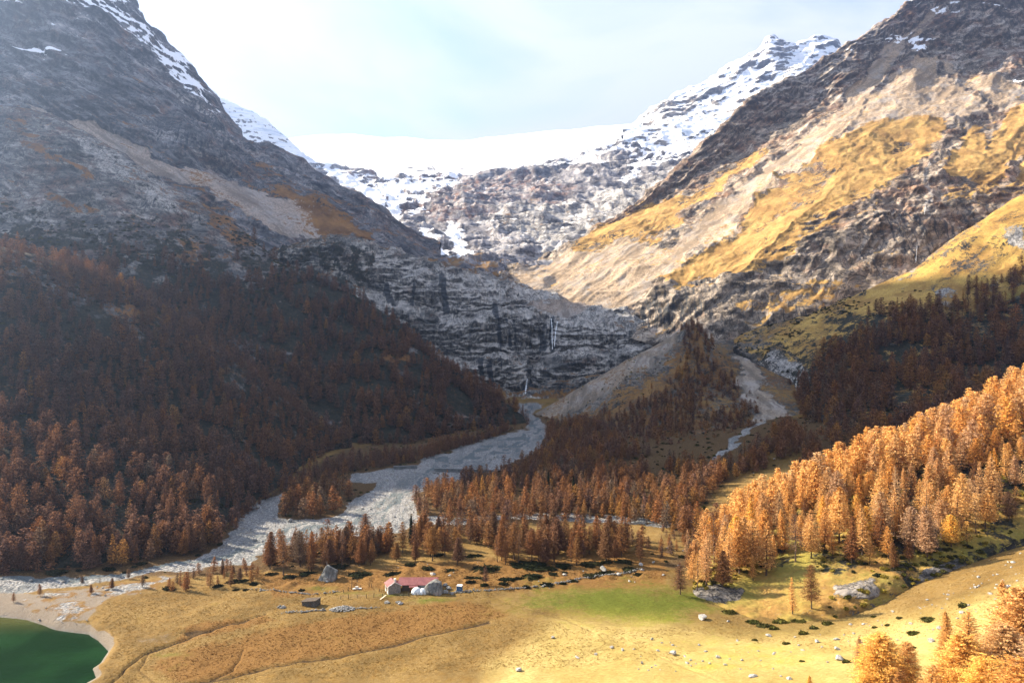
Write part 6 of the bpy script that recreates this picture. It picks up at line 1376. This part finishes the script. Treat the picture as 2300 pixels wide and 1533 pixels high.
SHP = [(1056, 1299, 24), (1076, 1300, 34), (1138, 1302, 46), (1165, 1300, 24), (1193, 1295, 50), (1242, 1290, 28), (1267, 1287, 20), (1130, 1311, 26), (1058, 1307, 20), (1087, 1314, 20), (1228, 1313, 28), (1181, 1318, 20), (1326, 1293, 50), (1361, 1287, 40), (1416, 1279, 46), (1435, 1291, 24), (1287, 1305, 26), (1263, 1311, 20),
       (888, 1289, 42), (806, 1291, 58), (766, 1272, 40), (958, 1276, 36), (1009, 1282, 44), (1064, 1249, 36), (1091, 1276, 70), (1189, 1269, 80), (1263, 1271, 56), (1326, 1267, 58), (1361, 1263, 30), (985, 1247, 28), (1400, 1262, 40), (1230, 1276, 40), (920, 1268, 30),
       (535, 1306, 42), (691, 1289, 44), (678, 1326, 16), (378, 1322, 36), (552, 1325, 16), (530, 1325, 14), (650, 1296, 36), (126, 1285, 48), (243, 1278, 36), (317, 1266, 30), (610, 1290, 28), (490, 1316, 24), (570, 1312, 20)]
SHR = [(1690, 1398, 34), (1722, 1406, 38), (1757, 1398, 42), (1795, 1396, 42), (1639, 1374, 32), (2168, 1361, 30), (2088, 1393, 40), (2022, 1388, 15), (1806, 1423, 26), (1695, 1438, 15), (1768, 1446, 18), (1966, 1409, 14), (2053, 1425, 32), (2050, 1458, 22), (1903, 1490, 24), (1963, 1385, 14), (1803, 1486, 13), (1829, 1411, 22), (1994, 1404, 14), (1860, 1400, 24), (1740, 1412, 24)]
def put_shrubs(L_, group, tone, meshes, zone):
    for rank, k in enumerate(sorted(range(len(L_)), key=lambda k: L_[k][0])):
        u, v, w_ = L_[k]; gg = ground(u, v); m = w_ * gg.y / FPX / 2; zn = zone(u, v)
        o = link('juniper_shrub', meshes[k % len(meshes)]); o.location = gg - Vector((0, 0, .1)); o.scale = (m, m * .8, min(m, 1.7) * 1.05); o.rotation_euler = (0, 0, 0.25 * math.sin(k * 5))
        tag(o, f"{'broad' if w_ > 38 else ('low' if w_ > 22 else 'tiny')} {tone} juniper {zn}, {ordinal(rank)} from the lake", 'shrub', group)
put_shrubs(SHP, 'dark junipers round the hut', 'near-black', SHM, lambda u, v: 'under the larch row behind the hut' if v < 1284 else ('along the tumbled wall' if u > 1040 else 'near the river bank'))
put_shrubs(SHR, 'junipers on the stony slope', 'dark green', SHG, lambda u, v: 'at the rock foot of the knoll' if u < 1870 and v < 1415 else 'among the stones')
# two lone dark trees
for (u, v, h, lb) in ((1528, 1334, 13.0, 'dark bare larch standing alone on the green corner of the meadow'), (1091, 1312, 7.5, 'small bare brown larch standing alone among the junipers')):
    larch(tuple(ground(u, v)), h, 'mid', 'brown', lb, None, random.Random(u), squash=.95)
SPR = foliage_mat('spruce_needles', [(0.012, 0.018, 0.012), (0.020, 0.026, 0.015)], 0.1)
tv, tf, cv, cf = larch_meshes(301, h=16, r=2.2, levels=44, per=7, tuft=11, ts=.42, bare=.03, shape=1.2)
SPT, SPC = mesh_of('spruce_trunk', tv, tf, [BARK]), mesh_of('spruce_crown', cv, cf, [SPR])
for (u, v, h, lb) in ((1289, 1136, 18, 'dark green spruce rising among the rust larches of the valley wood'), (1232, 1112, 15, 'dark spruce in the upper edge of the valley wood near the dam'), (924, 1222, 15, 'slim dark spruce at the river edge of the larch row'), (1006, 1232, 12, 'short dark spruce within the larch row behind the hut boulder')):
    o = empty('spruce_tree', ground(u, v), lb, 'tree', 'dark spruces', 0, (h / 16,) * 3); link('trunk', SPT, o); link('crown', SPC, o)

# ------------------------------------------------------------------ waterfalls
s = NT('falling_water'); p = s.pos(); n_ = s.noise(s.mapv(p, (1, 1, .15)), 0.9, 5, 0.7)
s.bsdf(s.mix(n_, (0.55, 0.62, 0.68), (0.86, 0.88, 0.90)), 0.5, None, 0.3); FALL = s.m
def surf(key, u, v):
    L = LAYERS[key]; P_ = L['P']; U_ = CX + P_[..., 0] * FPX / P_[..., 1]; V_ = CY - (P_[..., 2] - CZ) * FPX / P_[..., 1]
    d = (U_ - u) ** 2 + (V_ - v) ** 2; d = d + 0.02 * (P_[..., 1] - P_[..., 1].min()); k = np.unravel_index(np.argmin(d), d.shape); return P_[k]
def waterfall(key, strands, label, wpx):
    V_, F_ = [], []
    for line in strands:
        n = 26; t = np.linspace(0, 1, n); a = np.array(line, float); s_ = np.linspace(0, 1, len(a)); us_ = np.interp(t, s_, a[:, 0]); vs_ = np.interp(t, s_, a[:, 1]); i0 = len(V_)
        for k in range(n):
            P_ = surf(key, us_[k], vs_[k]); m = P_[1] / FPX; w_ = wpx * m * (0.6 + 0.5 * math.sin(k * 1.9 + us_[0])) * .5 + .2
            d_ = P_[1] - 1.6
            c = PT(us_[k], vs_[k], d_); V_ += [(c[0] - w_, c[1], c[2]), (c[0], c[1] - .5, c[2]), (c[0] + w_, c[1], c[2])]
        for k in range(n - 1):
            b = i0 + 3 * k; F_ += [(b, b + 1, b + 4, b + 3), (b + 1, b + 2, b + 5, b + 4)]
    o = link('waterfall', mesh_of('waterfall', V_, F_, [FALL], smooth=True)); tag(o, label, 'waterfall', 'waterfalls of the valley head')
waterfall('F', [[(1238, 715), (1240, 735), (1240, 760), (1241, 784)], [(1252, 722), (1248, 745), (1245, 778)]], 'twin thread waterfall in the dark cleft of the cliff', 1.5)
waterfall('F', [[(1184, 850), (1182, 866), (1180, 884)]], 'short waterfall pouring onto the gravel at the foot of the cliff', 4)
waterfall('K', [[(1018, 512), (1026, 535), (1030, 556), (1044, 575)]], 'white cascade over the rock step above the cliff', 4)
waterfall('K', [[(884, 425), (882, 448), (886, 478)], [(894, 430), (892, 470)]], 'icy cascade high under the glacier', 4)
waterfall('D', [[(2079, 460), (2076, 482)], [(2060, 548), (2057, 590)]], 'thin broken stream falling down the gully of the grassy mountain', 0.7)

# ------------------------------------------------------------------ loose stones, scrub and tussocks: uncountable
def scatter(name, pts, picks, size, protos, seed, tilt=.25):
    coll = bpy.data.collections.new(name + '_forms')
    for k, me in enumerate(protos):
        o = bpy.data.objects.new(f'{name}_form_{k:02d}', me); coll.objects.link(o)
    n = len(pts); rg = np.random.default_rng(seed); me = bpy.data.meshes.new(name); me.vertices.add(n)
    me.vertices.foreach_set('co', np.asarray(pts, np.float32).reshape(-1))
    a_ = me.attributes.new('pick', 'INT', 'POINT'); a_.data.foreach_set('value', np.asarray(picks, np.int32))
    sz = np.asarray(size, np.float32)[:, None] * rg.uniform(.75, 1.3, (n, 3)).astype(np.float32)
    a_ = me.attributes.new('size', 'FLOAT_VECTOR', 'POINT'); a_.data.foreach_set('vector', sz.reshape(-1))
    a_ = me.attributes.new('turn', 'FLOAT_VECTOR', 'POINT'); a_.data.foreach_set('vector', np.stack([rg.uniform(-tilt, tilt, n), rg.uniform(-tilt, tilt, n), rg.uniform(0, 6.28, n)], 1).astype(np.float32).reshape(-1))
    o = bpy.data.objects.new(name, me); COL.objects.link(o); o['kind'] = 'stuff'
    o.modifiers.new('scatter', 'NODES').node_group = scatter_tree(name + '_scatter', coll); return o
rg = np.random.default_rng(77)
def floor_scatter(n, maskfn, lo=1533, hi=900, us_=(-100, 2420)):
    d = np.sqrt(rg.uniform((100 * FPX / (lo - CY)) ** 2, (100 * FPX / (hi - CY)) ** 2, n)); u = rg.uniform(us_[0], us_[1], n); x = (u - CX) * d / FPX
    fu = np.clip((CX + x * FPX / d - us[0]) / (us[1] - us[0]), 0, nu - 2).astype(int); fv = np.clip(np.searchsorted(-vs, -(CY + 100 * FPX / d)), 1, len(vs) - 1)
    z = Zf[fv, fu]; keep_ = rg.random(n) < maskfn(fv, fu)
    return np.stack([x, d, z], 1)[keep_]
SMALL = [mesh_of('stone', *_smallv[k], [ROCK]) for k in range(4)] + [mesh_of('stone', *_smallv[4], [ROCKD]), mesh_of('stone', *_smallv[5], [ROCKD])]
p1 = floor_scatter(26000, lambda j, i: np.where(ma_f[j, i, 2] > .8, 1.0, 0.0), 1300, 930) if False else None
maF, mbF, UF, VF = ma, mb, U, V
p1 = floor_scatter(30000, lambda j, i: np.where(maF[j, i, 2] > .8, 0.8, 0.0), 1320, 930)
scatter('river_stones', p1, rg.integers(0, 6, len(p1)), np.exp(rg.normal(-1.15, .5, len(p1))), SMALL, 1)
def stony(j, i):
    u, v = UF[j, i], VF[j, i]
    a_ = 0.9 * poly_mask(u, v, [(1960, 1400), (2080, 1340), (2200, 1290), (2330, 1240), (2330, 1330), (2180, 1390), (2080, 1440), (1980, 1430)], 14) + .22 * poly_mask(u, v, [(1480, 1440), (1700, 1440), (1950, 1400), (2330, 1200), (2330, 1540), (1450, 1540)], 20)
    return a_ + .30 * poly_mask(u, v, [(1480, 1260), (1660, 1060), (1800, 980), (1840, 1020), (1700, 1120), (1560, 1270)], 14) + .6 * (mbF[j, i, 0] > .3) * (v < 1400) + .10 * poly_mask(u, v, [(560, 1290), (1480, 1240), (1480, 1320), (620, 1345)], 10)
p2 = floor_scatter(30000, stony, 1533, 960)
scatter('scattered_stones', p2, rg.integers(0, 6, len(p2)), np.exp(rg.normal(-1.35, .55, len(p2))), SMALL, 2)
BU = [mesh_of('scrub', *shrub_mesh(530 + k, 150, .22, .75), [m_]) for k, m_ in enumerate((JUN, JUN, JUNG, YGR, YGR))]
L1 = layer_pts('B', 3000, lambda U, V, n: sst(-.2, .2, n) * (U < 2420), 91, 1.5); k1 = rg.choice([0, 2, 2, 3, 3, 4, 4], len(L1))
L2 = layer_pts('C', 2600, lambda U, V, n: sst(0, .3, n) * sst(640, 720, V), 92, 2.5); k2 = rg.choice([0, 1, 2], len(L2))
L3 = layer_pts('J', 5200, lambda U, V, n: sst(430, 600, V - .1 * (U - 300)) * sst(-.1, .2, n) * (U > -100), 93, 2.5); k3 = rg.choice([0, 1, 0, 2], len(L3))
L4 = layer_pts('E', 900, lambda U, V, n: sst(0, .2, n), 94, 2.0); k4 = rg.choice([0, 2, 3], len(L4))
L5 = layer_pts('I', 2200, lambda U, V, n: sst(-.3, .1, n) * (U > -200), 95, 2.5); k5 = rg.choice([0, 1, 2], len(L5))
L6 = floor_scatter(5200, lambda j, i: np.clip(.9 * (mbF[j, i, 1] > .45) * (maF[j, i, 2] < .2) + .10 * (mbF[j, i, 1] > .1) * (maF[j, i, 2] < .2) + .30 * (mbF[j, i, 0] > .5) * (VF[j, i] < 1375), 0, 1) * (UF[j, i] < 1900), 1300, 930); k6 = rg.choice([0, 0, 2, 2, 1], len(L6))
pts = np.vstack([L1, L2, L3, L4, L5, L6]); sz = np.r_[rg.uniform(.5, 1.5, len(L1)), rg.uniform(.7, 2.0, len(L2)), rg.uniform(1.0, 2.6, len(L3)), rg.uniform(.5, 1.2, len(L4)), rg.uniform(.7, 1.8, len(L5)), rg.uniform(.5, 1.4, len(L6))]
scatter('low_scrub', pts, np.r_[k1, k2, k3, k4, k5, k6], sz, BU, 3, .1)
def tuss(seed):
    g = random.Random(seed); V_, F_ = [], []
    for _ in range(14):
        t = g.uniform(0, 6.28); x, y = g.gauss(0, .16), g.gauss(0, .16); a = g.uniform(.15, .34); n0 = len(V_)
        V_ += [(x - .05 * math.sin(t), y + .05 * math.cos(t), -.03), (x + .05 * math.sin(t), y - .05 * math.cos(t), -.03), (x + a * .8 * math.cos(t), y + a * .8 * math.sin(t), a)]; F_.append((n0, n0 + 1, n0 + 2))
    return V_, F_
STRAW = foliage_mat('straw_grass', [(0.29, 0.19, 0.068), (0.24, 0.152, 0.05), (0.33, 0.225, 0.08), (0.27, 0.18, 0.055)], .3)
HEA = foliage_mat('brown_grass', [(0.15, 0.078, 0.03), (0.20, 0.108, 0.038), (0.12, 0.066, 0.026)], .3)
p3 = floor_scatter(60000, lambda j, i: np.where((maF[j, i, 2] < .1) & (mbF[j, i, 2] < .05) & (mbF[j, i, 0] < .3) & (maF[j, i, 3] < .3) & (maF[j, i, 1] < .22), np.where(mbF[j, i, 1] > .5, .15, .85), 0), 1533, 1290)
jj = np.clip(np.searchsorted(-vs, -(CY + 100 * FPX / p3[:, 1])), 1, len(vs) - 1); ii = np.clip((CX + p3[:, 0] * FPX / p3[:, 1] - us[0]) / (us[1] - us[0]), 0, nu - 2).astype(int)
hk = (maF[jj, ii, 0] * rg.uniform(.4, 1.4, len(p3)) > .45).astype(int)
scatter('meadow_tussocks', p3, hk * 2 + rg.integers(0, 2, len(p3)), rg.uniform(.4, .95, len(p3)), [mesh_of('tussock', *tuss(k), [STRAW if k < 2 else HEA]) for k in range(4)], 4, .1)

# ------------------------------------------------------------------ the air of the valley
s = NT('valley_air')
hv = s.n('ShaderNodeVolumePrincipled'); hv.inputs['Color'].default_value = (0.42, 0.60, 1.0, 1); hv.inputs['Density'].default_value = 0.0001; hv.inputs['Anisotropy'].default_value = 0.8
s.t.links.new(hv.outputs[0], s.out.inputs['Volume'])
me = bpy.data.meshes.new('haze'); bm = bmesh.new(); bmesh.ops.create_cube(bm, size=1.0); bm.to_mesh(me); bm.free(); me.materials.append(s.m)
hz = bpy.data.objects.new('haze', me); COL.objects.link(hz); hz['kind'] = 'stuff'
lo = np.array([1e9] * 3); hi = -lo
for L in list(LAYERS.values()) + [FL]:
    q = L['P'].reshape(-1, 3); lo = np.minimum(lo, q.min(0)); hi = np.maximum(hi, q.max(0))
lo = np.minimum(lo, [-500, -60, 0]) - [40, 40, 0]; hi = np.maximum(hi, [500, 0, 0]) + [40, 60, 60]
lo[2] = min(lo[2] - 1.5, -30.0)
hz.location = tuple((lo + hi) / 2); hz.scale = tuple(hi - lo)
